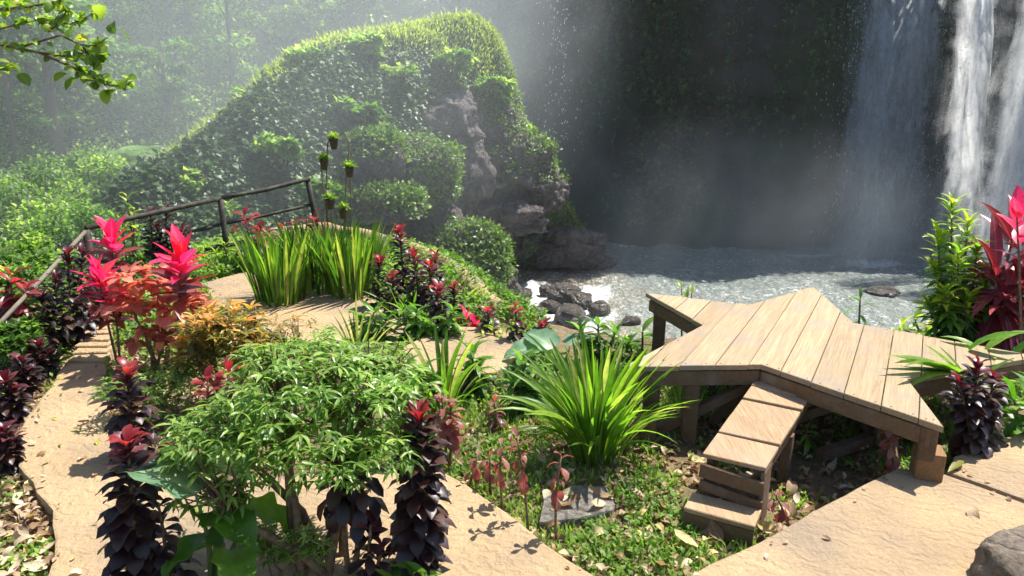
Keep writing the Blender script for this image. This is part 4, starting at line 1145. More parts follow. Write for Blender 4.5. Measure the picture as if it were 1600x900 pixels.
# the big taro leaves
taro = thing('taro_plant', 'taro plant with huge blue green ruffled leaves by the near path', 'plant', base_at(330, 915))
_hm = [leaf_mesh('taro leaf', L_TARO, 0.36, 0.27, 0.8, 0.3, 'arum', 16, wav=0.03), leaf_mesh('taro leaf', L_GREEN, 0.32, 0.2, 1.3, 0.45, 'arum', 16, wav=0.10)]
for (px, py, dd), yaw, pit, sz, k in [((306, 772, -0.12), -1.35, 0.55, 1.0, 0), ((330, 800, -0.05), 2.2, 0.25, 0.9, 1), ((385, 800, 0), 1.3, -0.2, 0.8, 1), ((350, 850, -0.1), -2.0, 0.2, 0.85, 1), ((360, 860, -0.1), 2.6, 0.1, 0.8, 1), ((240, 900, 0.1), 0.6, 0.5, 0.5, 1), ((350, 740, 0.2), 0.5, 0.9, 0.7, 0)]:
    p = on_y(px, py, taro.location.y + dd) - taro.location
    place_leaf(taro, _hm[k], p, yaw, pit, sz, random.uniform(-0.3, 0.3))
    m = MB(); m.tube([Vector((0, 0, 0)), p * 0.5 + Vector((0.02, 0, 0.03)), p], [0.014, 0.010, 0.006], 6); m.build('stalk', M_GSTEM, taro, True)
big = thing('broad_leaf_plant', 'plant with two wide pale leaves behind the big sword leaf clump', 'plant', base_at(880, 580))
for (px, py, dd), yaw, pit, sz in [((862, 545, 0), -0.8, 0.5, 0.85), ((890, 540, 0.05), 0.9, 0.35, 0.8), ((840, 545, 0), -1.8, 0.1, 0.75)]:
    p = on_y(px, py, big.location.y + dd) - big.location
    place_leaf(big, _hm[0], p, yaw, pit, sz, 0.2)
    m = MB(); m.tube([Vector((0, 0, 0)), p * 0.5, p], [0.012, 0.010, 0.006], 6); m.build('stalk', M_GSTEM, big, True)

# ------------------------------------------------------------------ hanging pots on thin bamboo rods by the drop
def plain(name, col, rough=0.7):
    t = NT(name); n_ = t.noise(t.co('Object'), 20, 4)
    return t.done(t.pbr(t.mix(t.ramp(n_, [(0.35, 0.0), (0.65, 1.0)]), tuple(c * 0.7 for c in col), col), rough, None, 0.3))
M_POT, M_ROD = plain('brown pot', (0.10, 0.07, 0.045)), plain('thin cane', (0.20, 0.16, 0.09))
D0 = 9.4
stand = thing('plant_stand', 'thin curved canes holding small hanging pots above the drop', 'plant stand', on_y(530, 372, D0))
so = stand.location.copy()
for pts_ in ([(512, 372), (510, 290), (512, 225), (520, 205), (524, 214)], [(540, 372), (540, 300), (546, 225), (538, 206), (530, 212)], [(515, 372), (506, 300), (500, 245), (503, 238)], [(548, 372), (548, 300), (547, 262), (545, 250)], [(520, 372), (518, 330), (514, 306)], [(536, 372), (538, 340), (537, 322)]):
    m = MB(); m.tube([on_y(a, b, D0) - so for a, b in pts_], 0.009, 5); m.build('cane', M_ROD, stand, True)
for i, (px, py, lab) in enumerate([(521, 218, 'highest hanging pot with yellow green grass'), (506, 250, 'hanging pot on the left cane, dark with yellow tufts'), (546, 262, 'hanging pot on the right cane with squat brown body'), (516, 312, 'hanging pot low on the canes with pale green tuft'), (536, 327, 'lowest hanging pot just above the sword leaves')]):
    p = on_y(px, py, D0 - 0.04)
    pot = thing('hanging_pot', lab, 'pot', p, 0, 'hanging pots on the canes')
    m = MB(); prof = [(0.0, -0.12), (0.035, -0.12), (0.05, -0.05), (0.06, 0.0), (0.066, 0.005), (0.05, 0.004), (0.04, -0.02)]
    V = [(r_ * math.cos(2 * PI * k / 12), r_ * math.sin(2 * PI * k / 12), z) for r_, z in prof for k in range(12)]
    Q = [(j * 12 + k, j * 12 + (k + 1) % 12, (j + 1) * 12 + (k + 1) % 12, (j + 1) * 12 + k) for j in range(len(prof) - 1) for k in range(12)]
    m.add(V, Q); m.build('pot_body', M_POT, pot, True)
    k = 70; d = rand_dirs(k); d[:, 2] = np.abs(d[:, 2]) * 1.1 + 0.25
    o = link('grass_tuft', merged_leaves('grass tuft', GEO3, frames(d), d * 0.01, rng.uniform(0.07, 0.13, k), np.clip(rng.normal(size=k) * 0.2 + 0.9, 0, 1), L_WEED), pot); o['kind'] = 'stuff'

# ------------------------------------------------------------------ stones
def boulder(name, label, c, rad, mat, seed=0, rough_=0.25, cat='rock', group=None, flat=0.0, sub=4, rz=0.0):
    bm = bmesh.new(); bmesh.ops.create_icosphere(bm, subdivisions=sub, radius=1.0)
    V = np.array([v.co[:] for v in bm.verts])
    n_ = fbm(V + seed * 7.7, 1.1, 3) * rough_ + np.abs(fbm(V + seed * 3.1, 2.3, 4)) * rough_ * 0.6
    n_ = n_ - np.abs(fbm(V + seed, 5.5, 3)) * rough_ * 0.3
    V = V * (1 + n_)[:, None]
    V = np.sign(V) * np.abs(V) ** 0.85
    if flat: V[:, 2] = np.clip(V[:, 2], -1, 1 - flat) + 0.05 * V[:, 2]
    V = V * np.array(rad)
    V[:, 2] += fbm(V * 1.0, 6.0 / max(rad), 3) * 0.02 * max(rad)
    for v, c_ in zip(bm.verts, V): v.co = c_
    me = bpy.data.meshes.new(name); bm.to_mesh(me); bm.free()
    me.materials.append(mat)
    me.polygons.foreach_set('use_smooth', np.ones(len(me.polygons), bool))
    o = link(name, me); o.location = c; o.rotation_euler.z = rz
    return tag(o, label, cat, group)
boulder('boulder', 'large brown boulder lying on the near corner of the right path', on_z(1592, 905, 0.22) + Vector((0.08, 0, 0.0)), (0.22, 0.2, 0.16), M_STONE, 3, flat=0.25, rz=0.4)
sl = slab('stepping_stone', [(846, 776), (872, 765), (893, 757), (945, 758), (962, 790), (958, 800), (900, 810), (842, 816)], 0.035, 0.12, M_SLAB, kind=None)
tag(sl, 'flat grey stepping stone in the grass of the little lawn', 'stone')

# ------------------------------------------------------------------ lawn weeds, litter, fallen leaves
def free_points(n, x0, x1, y0, y1, pad=0.02):
    P = np.stack([rng.uniform(x0, x1, n), rng.uniform(y0, y1, n)], 1)
    ok = poly_dist(P, EDGE) < np.where((P[:, 0] > 0.3) & (P[:, 1] > 4.6), -0.45, 0.6)
    for q in PATHS: ok &= poly_dist(P, q) > pad
    return P[ok]
Pw = free_points(36000, -4.6, 5.0, 2.2, 9.0, 0.015)
P3 = np.stack([Pw[:, 0], Pw[:, 1], np.zeros(len(Pw))], 1)
lawn = sstep(-0.5, 0.2, Pw[:, 0]) * sstep(4.4, 3.9, Pw[:, 1])
den = fbm(P3, 1.9, 4) * (1 + 0.5 * lawn) + 0.25 - 0.85 * lawn + 0.5 * sstep(4.5, 5.5, Pw[:, 1]) - 0.45 * sstep(-1.9, -2.2, Pw[:, 0]) * sstep(5.2, 4.6, Pw[:, 1])
Pw = Pw[den > rng.normal(size=len(Pw)) * 0.25 + 0.05]
reps = 7
Pw = np.repeat(Pw, reps, axis=0) + rng.normal(size=(len(Pw) * reps, 2)) * 0.022
ok = np.ones(len(Pw), bool)
for q in PATHS: ok &= poly_dist(Pw, q) > -0.03 + 0.03 * rng.normal(size=len(Pw))
Pw = Pw[ok]
n = len(Pw)
zz = land_z(Pw[:, 0], Pw[:, 1])
far = sstep(3.5, 6.5, Pw[:, 1])
h = rng.random(n) ** 1.6 * (0.045 + 0.10 * far)
d = rand_dirs(n); d[:, 2] = np.abs(d[:, 2]) * 0.8 + 0.25
o = link('ground_cover', merged_leaves('ground cover', SCRAP, frames(d), np.stack([Pw[:, 0], Pw[:, 1], zz + h], 1), rng.uniform(0.018, 0.04, n) * (1 + 0.8 * far),
         np.clip(0.5 + 0.28 * fbm(np.stack([Pw[:, 0], Pw[:, 1], zz], 1), 2.3, 2) + rng.normal(size=n) * 0.2, 0, 1), L_WEED))
tag(o, 'small leaved weeds covering the garden beds and lawn', None, None, 'stuff')
Pg = free_points(20000, -0.6, 2.6, 2.2, 4.6, 0.0)
Pg = Pg[fbm(np.stack([Pg[:, 0], Pg[:, 1], np.zeros(len(Pg))], 1) + 5, 1.6, 3) > -0.05 + 0.15 * rng.normal(size=len(Pg))]; n = len(Pg)
d = rand_dirs(n) * 0.5; d[:, 2] = 0.8
tag(link('grass', merged_leaves('grass', SLIM, frames(d), np.stack([Pg[:, 0], Pg[:, 1], land_z(Pg[:, 0], Pg[:, 1])], 1), rng.uniform(0.03, 0.08, n), np.clip(rng.normal(size=n) * 0.2 + 0.65, 0, 1), L_WEED)), 'short thin grass growing on the lawn', None, None, 'stuff')
Pl = np.concatenate([free_points(4200, -0.6, 2.8, 2.2, 4.6, 0.0), free_points(12000, -4.4, -1.9, 2.0, 5.6, 0.0)]); n = len(Pl)
d = rand_dirs(n); d[:, 2] *= 0.35
tag(link('leaf_litter', merged_leaves('leaf litter', leaf_geo(1, 0.5, 1.5, 0.4, 'oval', 3, wav=0.06), frames(d, roll=rng.normal(size=n) * 0.6), np.stack([Pl[:, 0], Pl[:, 1], land_z(Pl[:, 0], Pl[:, 1]) + rng.uniform(0.005, 0.035, n)], 1), rng.uniform(0.025, 0.07, n), rng.random(n), L_DRYM)), 'crumbled dry leaves scattered beside the paths', None, None, 'stuff')
ed = []
for q in PATHS[:4]:
    nn = np.roll(q, -1, axis=0) - q
    for a_, t_ in zip(q, nn):
        for _ in range(2): ed.append((*(a_ + t_ * random.random() + rng.normal(size=2) * 0.05),))
ed = np.array(ed); ed = ed[np.min([poly_dist(ed, q) for q in PATHS[:4]], axis=0) < -0.004]
ez = np.where(np.min([poly_dist(ed, q) for q in PATHS[1:3]], axis=0) < 0, 0.212, 0.068)
ez = np.where(poly_dist(ed, PATHS[3]) < 0, 0.052, ez); n = len(ed)
d = rand_dirs(n); d[:, 2] *= 0.12
tag(link('path_litter', merged_leaves('path litter', leaf_geo(1, 0.5, 1.0, 0.3, 'oval', 3, wav=0.06), frames(d), np.stack([ed[:, 0], ed[:, 1], ez], 1), rng.uniform(0.012, 0.04, n), rng.random(n), L_DRYM)), 'crumbs of dry leaves blown along the path edges', None, None, 'stuff')
def spot(px, py, marks): return min(marks, key=lambda m_: (m_[0] - px) ** 2 + (m_[1] - py) ** 2)[2]
def fallen(px, py, size, z, label, group, kinds='dry'):
    p = on_z(px, py, z)
    o = place_leaf(None, random.choice(LM[kinds]), Vector((p.x, p.y, z + 0.008)), random.random() * 6.28, random.uniform(-0.1, 0.15), size, random.uniform(-0.4, 0.4), 'fallen_leaf')
    return tag(o, label, 'leaf', group)
for i in range(75):
    px, py = random.uniform(850, 1330), random.uniform(725, 890)
    q = on_z(px, py, 0.02)
    if any(poly_dist(np.array([[q.x, q.y]]), pp)[0] < 0.0 for pp in PATHS[:3]): continue
    fallen(px, py, random.uniform(0.06, 0.125), 0.03, spot(px, py, [(900, 780, 'pale curled dry leaf lying round the grey stepping stone'), (1130, 830, 'pale curled dry leaf lying in front of the step bench'), (1240, 760, 'pale curled dry leaf lying between the step bench and the right path'), (1040, 740, 'pale curled dry leaf lying left of the step bench'), (960, 860, 'pale curled dry leaf on the bare soil near the path corner'), (1080, 880, 'pale curled dry leaf at the near end of the lawn'), (1320, 740, 'pale curled dry leaf in the shade of the platform')]), 'dry leaves on the lawn')
for i in range(60):
    px, py = random.uniform(-10, 75), random.uniform(600, 900)
    q = on_z(px, py, 0.02)
    if poly_dist(np.array([[q.x, q.y]]), PATHS[0])[0] < 0.0: continue
    fallen(px, py, random.uniform(0.05, 0.10), 0.03, spot(px, py, [(20, 620, 'dry brown leaf in the litter below the left cordyline columns'), (15, 700, 'dry brown leaf in the litter beside the bulge of the left path'), (30, 780, 'dry brown leaf in the litter by the kinked path edge'), (30, 860, 'dry brown leaf in the litter at the near left corner')]), 'dry leaves outside the left path')
for px, py in [(85, 604), (95, 618), (60, 642), (90, 655), (124, 656), (112, 672), (56, 695), (96, 698), (72, 707), (124, 720), (145, 745), (78, 720), (135, 505), (112, 525), (110, 590), (128, 588), (98, 590), (130, 612), (110, 896), (60, 660), (300, 800), (150, 690)]:
    fallen(px, py, random.uniform(0.045, 0.08), 0.066, spot(px, py, [(120, 520, 'small yellow leaf fallen on the ridged steps of the left path'), (110, 600, 'small yellow leaf fallen on the narrow part of the left path'), (90, 670, 'small yellow leaf fallen on the bulge of the left path'), (100, 740, 'small yellow leaf fallen near the kinked edge of the left path'), (120, 890, 'small yellow leaf fallen on the near end of the left path'), (300, 800, 'small yellow leaf fallen on the path behind the taro')]), 'yellow leaves on the left path', 'lime' if random.random() < 0.35 else 'dry')
fallen(1520, 795, 0.10, 0.21, 'single pale yellow leaf fallen on the right path', None)
fallen(1505, 722, 0.14, 0.22, 'olive leaf lying against the ruby headed cordyline on the path', None, 'olive')
# ------------------------------------------------------------------ greenery on the mound
def grow_on(Vs, N, mask_p, n):
    p = mask_p / mask_p.sum()
    idx = rng.choice(len(Vs), n, p=p)
    return idx
B_IVY = leaf_mat('broad creeper foliage', [(0.0, (0.025, 0.06, 0.018)), (0.5, (0.06, 0.12, 0.035)), (0.85, (0.12, 0.20, 0.065)), (1.0, (0.25, 0.33, 0.16))], 'attr', trans=0.3, rough=0.45, spec=0.5)
B_GRASS = leaf_mat('bright crest grass', [(0.0, (0.15, 0.20, 0.045)), (0.5, (0.30, 0.35, 0.085)), (1.0, (0.46, 0.46, 0.18))], 'attr', trans=0.5, rough=0.5)
B_CREEP = leaf_mat('small creeper foliage', [(0.0, (0.035, 0.075, 0.014)), (0.5, (0.08, 0.15, 0.025)), (1.0, (0.19, 0.27, 0.06))], 'attr', trans=0.4, rough=0.4)
B_TREE = leaf_mat('forest foliage', [(0.0, (0.03, 0.07, 0.018)), (0.5, (0.10, 0.18, 0.04)), (0.85, (0.18, 0.27, 0.065)), (1.0, (0.34, 0.40, 0.15))], 'attr', trans=0.55, glow=1.9, rough=0.4)
B_FERN = leaf_mat('cliff fern foliage', [(0.0, (0.015, 0.04, 0.012)), (0.6, (0.04, 0.095, 0.026)), (1.0, (0.09, 0.17, 0.05))], 'attr', trans=0.35, rough=0.5)
M_BARK = plain('forest bark', (0.11, 0.09, 0.07), 0.9)

cellw = np.ones(len(mound_V))
G = mound_V.reshape(NU, NV, 3)
du = np.linalg.norm(np.gradient(G, axis=0), axis=2); dv = np.linalg.norm(np.gradient(G, axis=1), axis=2)
cellw = (du * dv).ravel()
def jitter(idx, n):
    return mound_V[idx] + rng.normal(size=(n, 3)) * 0.07
crestband = sstep(0.13, 0.03, mound_v - 0.06 * sstep(0.2, 0.35, mound_u) - 0.22 * sstep(0.42, 0.62, mound_u) + 0.05 * fbm(mound_V, 0.5, 3)) * sstep(-0.3, -0.12, mound_v)
front = sstep(0.02, 0.10, mound_v)
fine = np.clip(sstep(0.60, 0.68, mound_u + 0.04 * fbm(mound_V + 4, 0.4, 3)), 0, 1)
ivy_w = cellw * (0.12 + sstep(-0.55, 0.1, fbm(mound_V + 21, 0.6, 4))) * front * (1 - crestband) * (1 - fine) * (1 - mound_rock) ** 2 + 1e-9
n = 42000
idx = grow_on(mound_V, mound_N, ivy_w, n)
Nn = mound_N[idx]
Pn = jitter(idx, n) + Nn * (0.05 + 0.22 * rng.random((n, 1)))
D = Nn * 0.7 + np.array([0, 0, -0.35]) + rng.normal(size=(n, 3)) * 0.45
tn = np.clip(0.42 + 0.3 * fbm(Pn, 0.35, 4) + rng.normal(size=n) * 0.2, 0, 1)
tag(link('creeper_cover', merged_leaves('creeper cover', leaf_geo(1, 0.75, 0.7, 0.15, 'oval', 2), frames(D, up=Nn + np.array([0, 0, 0.8])), Pn, rng.uniform(0.10, 0.23, n) * np.clip(1.0 + 0.35 * fbm(Pn + 8, 0.45, 3), 0.5, 1.5), tn, B_IVY)), 'dark broad leaved creeper covering the face of the mound', None, None, 'stuff')
n = 64000
idx = grow_on(mound_V, mound_N, cellw * crestband + 1e-9, n)
Nn = mound_N[idx]
D = Nn * 0.5 + np.array([-0.1, -0.25, 0.55]) + rng.normal(size=(n, 3)) * 0.38
tag(link('crest_grass', merged_leaves('crest grass', SLIM, frames(D), jitter(idx, n), rng.uniform(0.12, 0.30, n), np.clip(0.5 + 0.22 * fbm(mound_V[idx], 0.5, 3) + rng.normal(size=n) * 0.2, 0, 1), B_GRASS)), 'bright long grass along the crest of the mound', None, None, 'stuff')
n = 34000
w_ = cellw * (front * fine * (1 - mound_rock * 0.93) + 0.04 * mound_rock + 0.35 * crestband * fine) * (0.4 + sstep(-0.2, 0.3, fbm(mound_V + 2, 0.5, 3))) + 1e-9
idx = grow_on(mound_V, mound_N, w_, n)
Nn = mound_N[idx]
D = Nn * 0.6 + np.array([0, 0, -0.1]) + rng.normal(size=(n, 3)) * 0.5
tag(link('moss_cover', merged_leaves('moss cover', SCRAP, frames(D, up=Nn + np.array([0, 0, 0.8])), jitter(idx, n) + Nn * 0.08, rng.uniform(0.08, 0.17, n), np.clip(0.5 + 0.25 * fbm(mound_V[idx], 0.6, 3) + rng.normal(size=n) * 0.18, 0, 1), B_CREEP)), 'small leaved moss and creeper on the upper right of the mound', None, None, 'stuff')

def crown_mesh(name, clumps, per, leaf, mat, droop=-0.25, geo=SCRAP, base_t=0.45):
    Ps, Ds, Ts = [], [], []
    for c, r_ in clumps:
        d = rand_dirs(per)
        d[:, 2] = np.where(d[:, 2] < -0.2, -d[:, 2], d[:, 2])
        rr = rng.random(per) ** 0.4
        Ps.append(np.array(c) + d * rr[:, None] * np.array(r_))
        Ds.append(d * 0.6 + rng.normal(size=(per, 3)) * 0.6 + np.array([0, 0, droop]))
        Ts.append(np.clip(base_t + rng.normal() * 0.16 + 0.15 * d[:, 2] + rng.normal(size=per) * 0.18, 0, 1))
    P_, D_, T_ = np.concatenate(Ps), np.concatenate(Ds), np.concatenate(Ts)
    return merged_leaves(name, geo, frames(D_), P_, leaf * rng.uniform(0.6, 1.2, len(P_)), T_, mat)

# shrubs rooted in the mound
for i, (px, py, d_, r_, tone, lab) in enumerate([(395, 150, 22.3, 0.55, 0.8, 'pale shrub on the left part of the mound crest'), (470, 92, 23.6, 0.5, 0.75, 'shrub breaking the crest line of the mound'), (565, 70, 25.0, 0.55, 0.7, 'shrub near the top of the mound crest'), (330, 330, 18.6, 0.6, 0.45, 'dark shrub low on the mound face above the railing'), (430, 235, 20.2, 0.55, 0.55, 'shrub in the middle of the creeper face'),
        (560, 175, 23.0, 0.6, 0.4, 'dark shrub high on the creeper face'), (620, 120, 25.2, 0.6, 0.75, 'yellow green shrub below the top of the mound'), (705, 95, 27.2, 0.7, 0.7, 'shrub under the highest point of the mound'), (770, 140, 28.2, 0.6, 0.6, 'shrub on the right shoulder of the mound'), (815, 205, 29.0, 0.5, 0.65, 'shrub hanging over the right edge of the mound'), (280, 290, 18.6, 0.5, 0.75, 'light shrub at the lower left of the mound'), (500, 300, 19.6, 0.5, 0.4, 'dark shrub behind the hanging pots')]):
    c = on_y(px, py, d_)
    root = thing('shrub', lab, 'shrub', c + Vector((0, 0.35, -0.3)))
    m = MB(); cl = []
    for j in range(6):
        a = j * 2.4
        q = Vector((math.cos(a) * r_ * 0.75, math.sin(a) * r_ * 0.4 - 0.2, 0.3 + random.uniform(-0.5, 0.45) * r_))
        cl.append((tuple(q), (r_ * random.uniform(0.3, 0.6), r_ * 0.45, r_ * random.uniform(0.15, 0.38))))
        m.tube([Vector((0, 0.2, -0.2)), q * 0.5, q], [0.03, 0.02, 0.01], 5, cap=False)
    m.build('stems', M_STEM, root, True)
    f = link('foliage', crown_mesh('foliage', cl, 130, 0.17 + 0.05 * (i % 3), B_TREE, base_t=tone), root); f['kind'] = 'stuff'
# boulders standing out of the mound, some capped with green
OUT = [(655, 278, 21.4, 1.05, 0.95, 0.85, 2, 'round boulder wholly capped with creeper in the middle of the mound'), (805, 268, 25.4, 1.35, 1.1, 0.95, 1, 'overhanging boulder with a green cap at the right of the mound'),
       (738, 408, 20.6, 0.85, 0.8, 0.85, 2, 'bright green capped boulder just above the white rapids'), (695, 190, 24.2, 1.25, 0.9, 1.0, 0, 'bare grey purple rock near the top of the mound'),
       (765, 208, 25.4, 1.1, 0.9, 1.1, 1, 'mossy rock shoulder under the top right of the mound'), (588, 262, 20.4, 0.75, 0.7, 0.9, 1, 'yellow mossy rock beside the hanging pots'), (790, 338, 25.0, 1.5, 1.0, 0.65, 0, 'broad rock ledge low on the mound'),
       (888, 388, 28.0, 1.5, 1.0, 0.8, 0, 'sloping grey rock running down to the pool'), (850, 300, 27.0, 1.0, 0.8, 0.9, 0, 'brown rock at the right edge of the mound above the pool'), (925, 412, 28.6, 0.9, 0.7, 0.4, 0, 'low rock at the waterline beneath the mound'),
       (605, 326, 19.6, 0.95, 0.7, 0.42, 1, 'flat rock ledge with grass tufts below the hanging pots'), (722, 262, 24.2, 0.9, 0.8, 1.2, 0, 'upright dark rock between the two green caps'), (690, 372, 22.0, 0.8, 0.7, 0.9, 0, 'dark rock left of the bright green cap'), (775, 445, 21.2, 0.75, 0.6, 0.7, 0, 'wet dark rock at the edge of the rapids')]
for i, (px, py, d_, rx, ry, rz_, cap, lab) in enumerate(OUT):
    q_ = deep(px)
    o = boulder('boulder', lab, on_y(px, py, d_ * q_), (rx * q_, ry * q_, rz_ * q_), M_ROCK, 20 + i, 0.38, sub=5)
    if cap:
        me = o.data
        Vb = np.array([v.co[:] for v in me.vertices]); Nb = np.array([v.normal[:] for v in me.vertices])
        pw = np.clip(Nb[:, 2] + (0.75 if cap == 2 else -0.25) + 0.25 * fbm(Vb + i, 1.5, 3), 0, 1) + 1e-9
        n = 5200 if cap == 2 else 3000
        idx = rng.choice(len(Vb), n, p=pw / pw.sum())
        D = Nb[idx] * 0.5 + np.array([0, -0.1, 0.1]) + rng.normal(size=(n, 3)) * 0.5
        c = link('moss_cap', merged_leaves('moss cap', SCRAP, frames(D, up=Nb[idx] + np.array([0, 0, 0.6])), Vb[idx] + Nb[idx] * 0.07 + rng.normal(size=(n, 3)) * 0.09, rng.uniform(0.06, 0.20, n), np.clip(0.6 + rng.normal(size=n) * 0.2, 0, 1), B_CREEP), o)
        c['kind'] = 'stuff'

# rocks in the river
for i, (px, py, r_, fl, lab) in enumerate([(818, 462, 0.45, 0, 'small wet rock at the left end of the white rapids'), (852, 455, 0.42, 0, 'wet rock at the upper lip of the rapids'), (882, 466, 0.85, 0, 'biggest wet rock in the middle of the rapids'), (908, 474, 0.6, 0, 'wet rock just right of the biggest one in the rapids'),
        (860, 482, 0.5, 0, 'half drowned rock below the biggest rock of the rapids'), (935, 486, 0.5, 0, 'dark rock at the right end of the rapids'), (893, 500, 0.75, 0, 'rounded rock nearest the garden in the rapids'), (838, 488, 0.4, 0, 'small rock ringed with foam in the rapids'), (800, 447, 0.4, 0, 'wet stone where the mound meets the rapids'),
        (1378, 458, 0.8, 1, 'flat dark rock lying in the pool behind the platform'), (1410, 388, 1.25, 0, 'black boulder in the spray at the foot of the left waterfall'), (1458, 392, 1.0, 0, 'black boulder between the left and the middle waterfall'), (985, 505, 0.45, 0, 'dark rock at the river bank behind the left tip of the star')]):
    p = on_z(px, py, RIVER_Z)
    boulder('river_rock', lab, p + Vector((0, 0, 0.02 if fl else r_ * 0.12)), (r_ * 0.8, r_ * 0.65, r_ * (0.25 if fl else 0.5)), M_RIVROCK, 50 + i, 0.3, sub=3 if r_ < 0.6 else 4, rz=i * 1.3)

# ------------------------------------------------------------------ ferns and hanging plants on the cliff
w_ = sstep(0.05, 0.5, fbm(cliff_V, 0.17, 4) + 0.35 * np.exp(-((cliff_V[:, 0] - 6) / 6) ** 2)) * (cliff_h < 1.0) * (cliff_V[:, 2] > RIVER_Z + 1.0) + 0.03 * (cliff_h < 1.0) + 1.5 * (cliff_V[:, 0] < 0.5) * (cliff_h < 1.0)
w_ = w_ + 2.0 * (cliff_h >= 1.0) * (cliff_h < 1.12)
n = 40000
idx = rng.choice(len(cliff_V), n, p=w_ / w_.sum())
D = cliff_inn[idx] * 0.7 + np.array([0, 0, -0.4]) + rng.normal(size=(n, 3)) * 0.5
tag(link('cliff_ferns', merged_leaves('cliff ferns', SCRAP, frames(D), cliff_V[idx] + rng.normal(size=(n, 3)) * 0.15 + cliff_inn[idx] * 0.15, rng.uniform(0.14, 0.42, n), np.clip(0.5 + rng.normal(size=n) * 0.22, 0, 1), B_FERN)), 'dark ferns and creepers growing on the shaded cliff', None, None, 'stuff')

vp, vd = [], []
cand = np.where((cliff_h > 0.5) & (cliff_h < 1.0) & (cliff_V[:, 0] > -1) & (cliff_V[:, 0] < 20))[0]
for _ in range(130):
    j = rng.choice(cand); L_ = random.uniform(1.5, 6.0); k = int(L_ * 11)
    s_ = np.linspace(0, L_, k)
    vp.append(cliff_V[j] + cliff_inn[j] * 0.45 + np.stack([0.12 * np.sin(s_ * 1.3 + _), 0 * s_, -s_], 1) + rng.normal(size=(k, 3)) * 0.06)
    vd.append(rng.normal(size=(k, 3)) * 0.5 + np.array([0, -0.3, -0.5]))
vp, vd = np.concatenate(vp), np.concatenate(vd); n = len(vp)
tag(link('hanging_vines', merged_leaves('hanging vines', SCRAP, frames(vd), vp, rng.uniform(0.10, 0.26, n), np.clip(0.6 + rng.normal(size=n) * 0.2, 0, 1), B_FERN)), 'leafy vines hanging down the shaded cliff', None, None, 'stuff')

# ------------------------------------------------------------------ the forest on the far slope
def tree(label, x, y, h, spread, nclump, per, leaf, trunk_r, crown_from=0.4, group=None, lean=0.0, name='tree', tone=0.45):
    z = float(land_z([x], [y])[0])
    root = thing(name, label, 'tree', (x, y, z - 0.1), 0, group)
    m = MB()
    top = Vector((lean * h, 0, h * 0.92))
    P = [Vector((0, 0, -0.3)), top * 0.3 + Vector((random.uniform(-.1, .1), 0, 0)), top * 0.65 + Vector((random.uniform(-.15, .15), 0, 0)), top]
    m.tube(P, [trunk_r * 1.2, trunk_r, trunk_r * 0.7, trunk_r * 0.25], 7)
    cl = []
    for i in range(nclump):
        f = crown_from + (1 - crown_from) * (i + 0.5) / nclump
        a = i * 2.4 + random.random()
        rad = spread * (0.35 + 0.65 * math.sin(PI * min(1, (f - crown_from) / (1 - crown_from) * 0.85 + 0.12))) * random.uniform(0.4, 1.0)
        c = Vector((math.cos(a) * rad + lean * h * f, math.sin(a) * rad, h * f))
        s_ = spread * random.uniform(0.32, 0.55)
        cl.append(((c.x, c.y, c.z), (s_, s_, s_ * 0.62)))
        q = top * (f * 0.8)
        m.tube([q, q.lerp(c, 0.55) + Vector((0, 0, -0.1)), c], [trunk_r * 0.35, trunk_r * 0.22, trunk_r * 0.08], 5, cap=False)
    m.build('trunk', M_BARK, root, True)
    link('crown', crown_mesh('crown', cl, per, leaf, B_TREE, base_t=tone), root)
    return root
def gx_at(px, y):  # sideways place of a photograph column at distance y on the land there
    x = (px - 800) / F_PX * y * 1.02
    z = float(land_z([x], [y])[0])
    return (px - 800) / F_PX * (y * CP - (z - CAM_Z) * SP)
# the ones that can be told apart
for px, y, h, sp, nc, per, lf, tr, cf, lean, lab, tone in [(98, 25, 5.8, 1.6, 11, 130, 0.26, 0.20, 0.5, 0.02, 'dark crowned tree with a stout black trunk at the left of the forest', 0.22), (300, 35, 7, 1.5, 12, 110, 0.26, 0.13, 0.35, -0.04, 'tall slim tree with a leaning bare trunk high on the slope', 0.5),
        (362, 34.5, 7.5, 1.6, 12, 110, 0.26, 0.10, 0.3, 0.01, 'thin straight trunked tree right of the leaning one', 0.6), (175, 28, 3.8, 1.3, 9, 130, 0.25, 0.14, 0.35, 0.0, 'small shadowy tree between the dark crowned tree and the tree fern', 0.2), (265, 29.5, 3.6, 1.3, 9, 140, 0.24, 0.13, 0.3, 0.0, 'rounded dark tree above the crest of the mound', 0.22),
        (590, 34, 7.0, 2.2, 12, 120, 0.26, 0.15, 0.3, 0.0, 'feathery bright tree rising behind the top of the mound', 0.75), (455, 33.5, 6.5, 2.4, 12, 120, 0.26, 0.16, 0.3, 0.0, 'leafy light green tree left of the mound top', 0.65), (25, 24, 4.6, 1.3, 8, 90, 0.2, 0.1, 0.3, 0.05, 'grey brown half bare tree at the far left', 0.4), (690, 40, 6.5, 2.2, 13, 110, 0.3, 0.18, 0.3, 0.0, 'shaded tree in the gap between mound and cliff', 0.2), (770, 37, 6, 2.0, 12, 110, 0.3, 0.18, 0.3, 0.0, 'dark tree at the foot of the cliff behind the mound', 0.15)]:
    tree(lab, gx_at(px, y), y, h, sp, nc, per, lf, tr, cf, None, lean, tone=tone)
k = 0
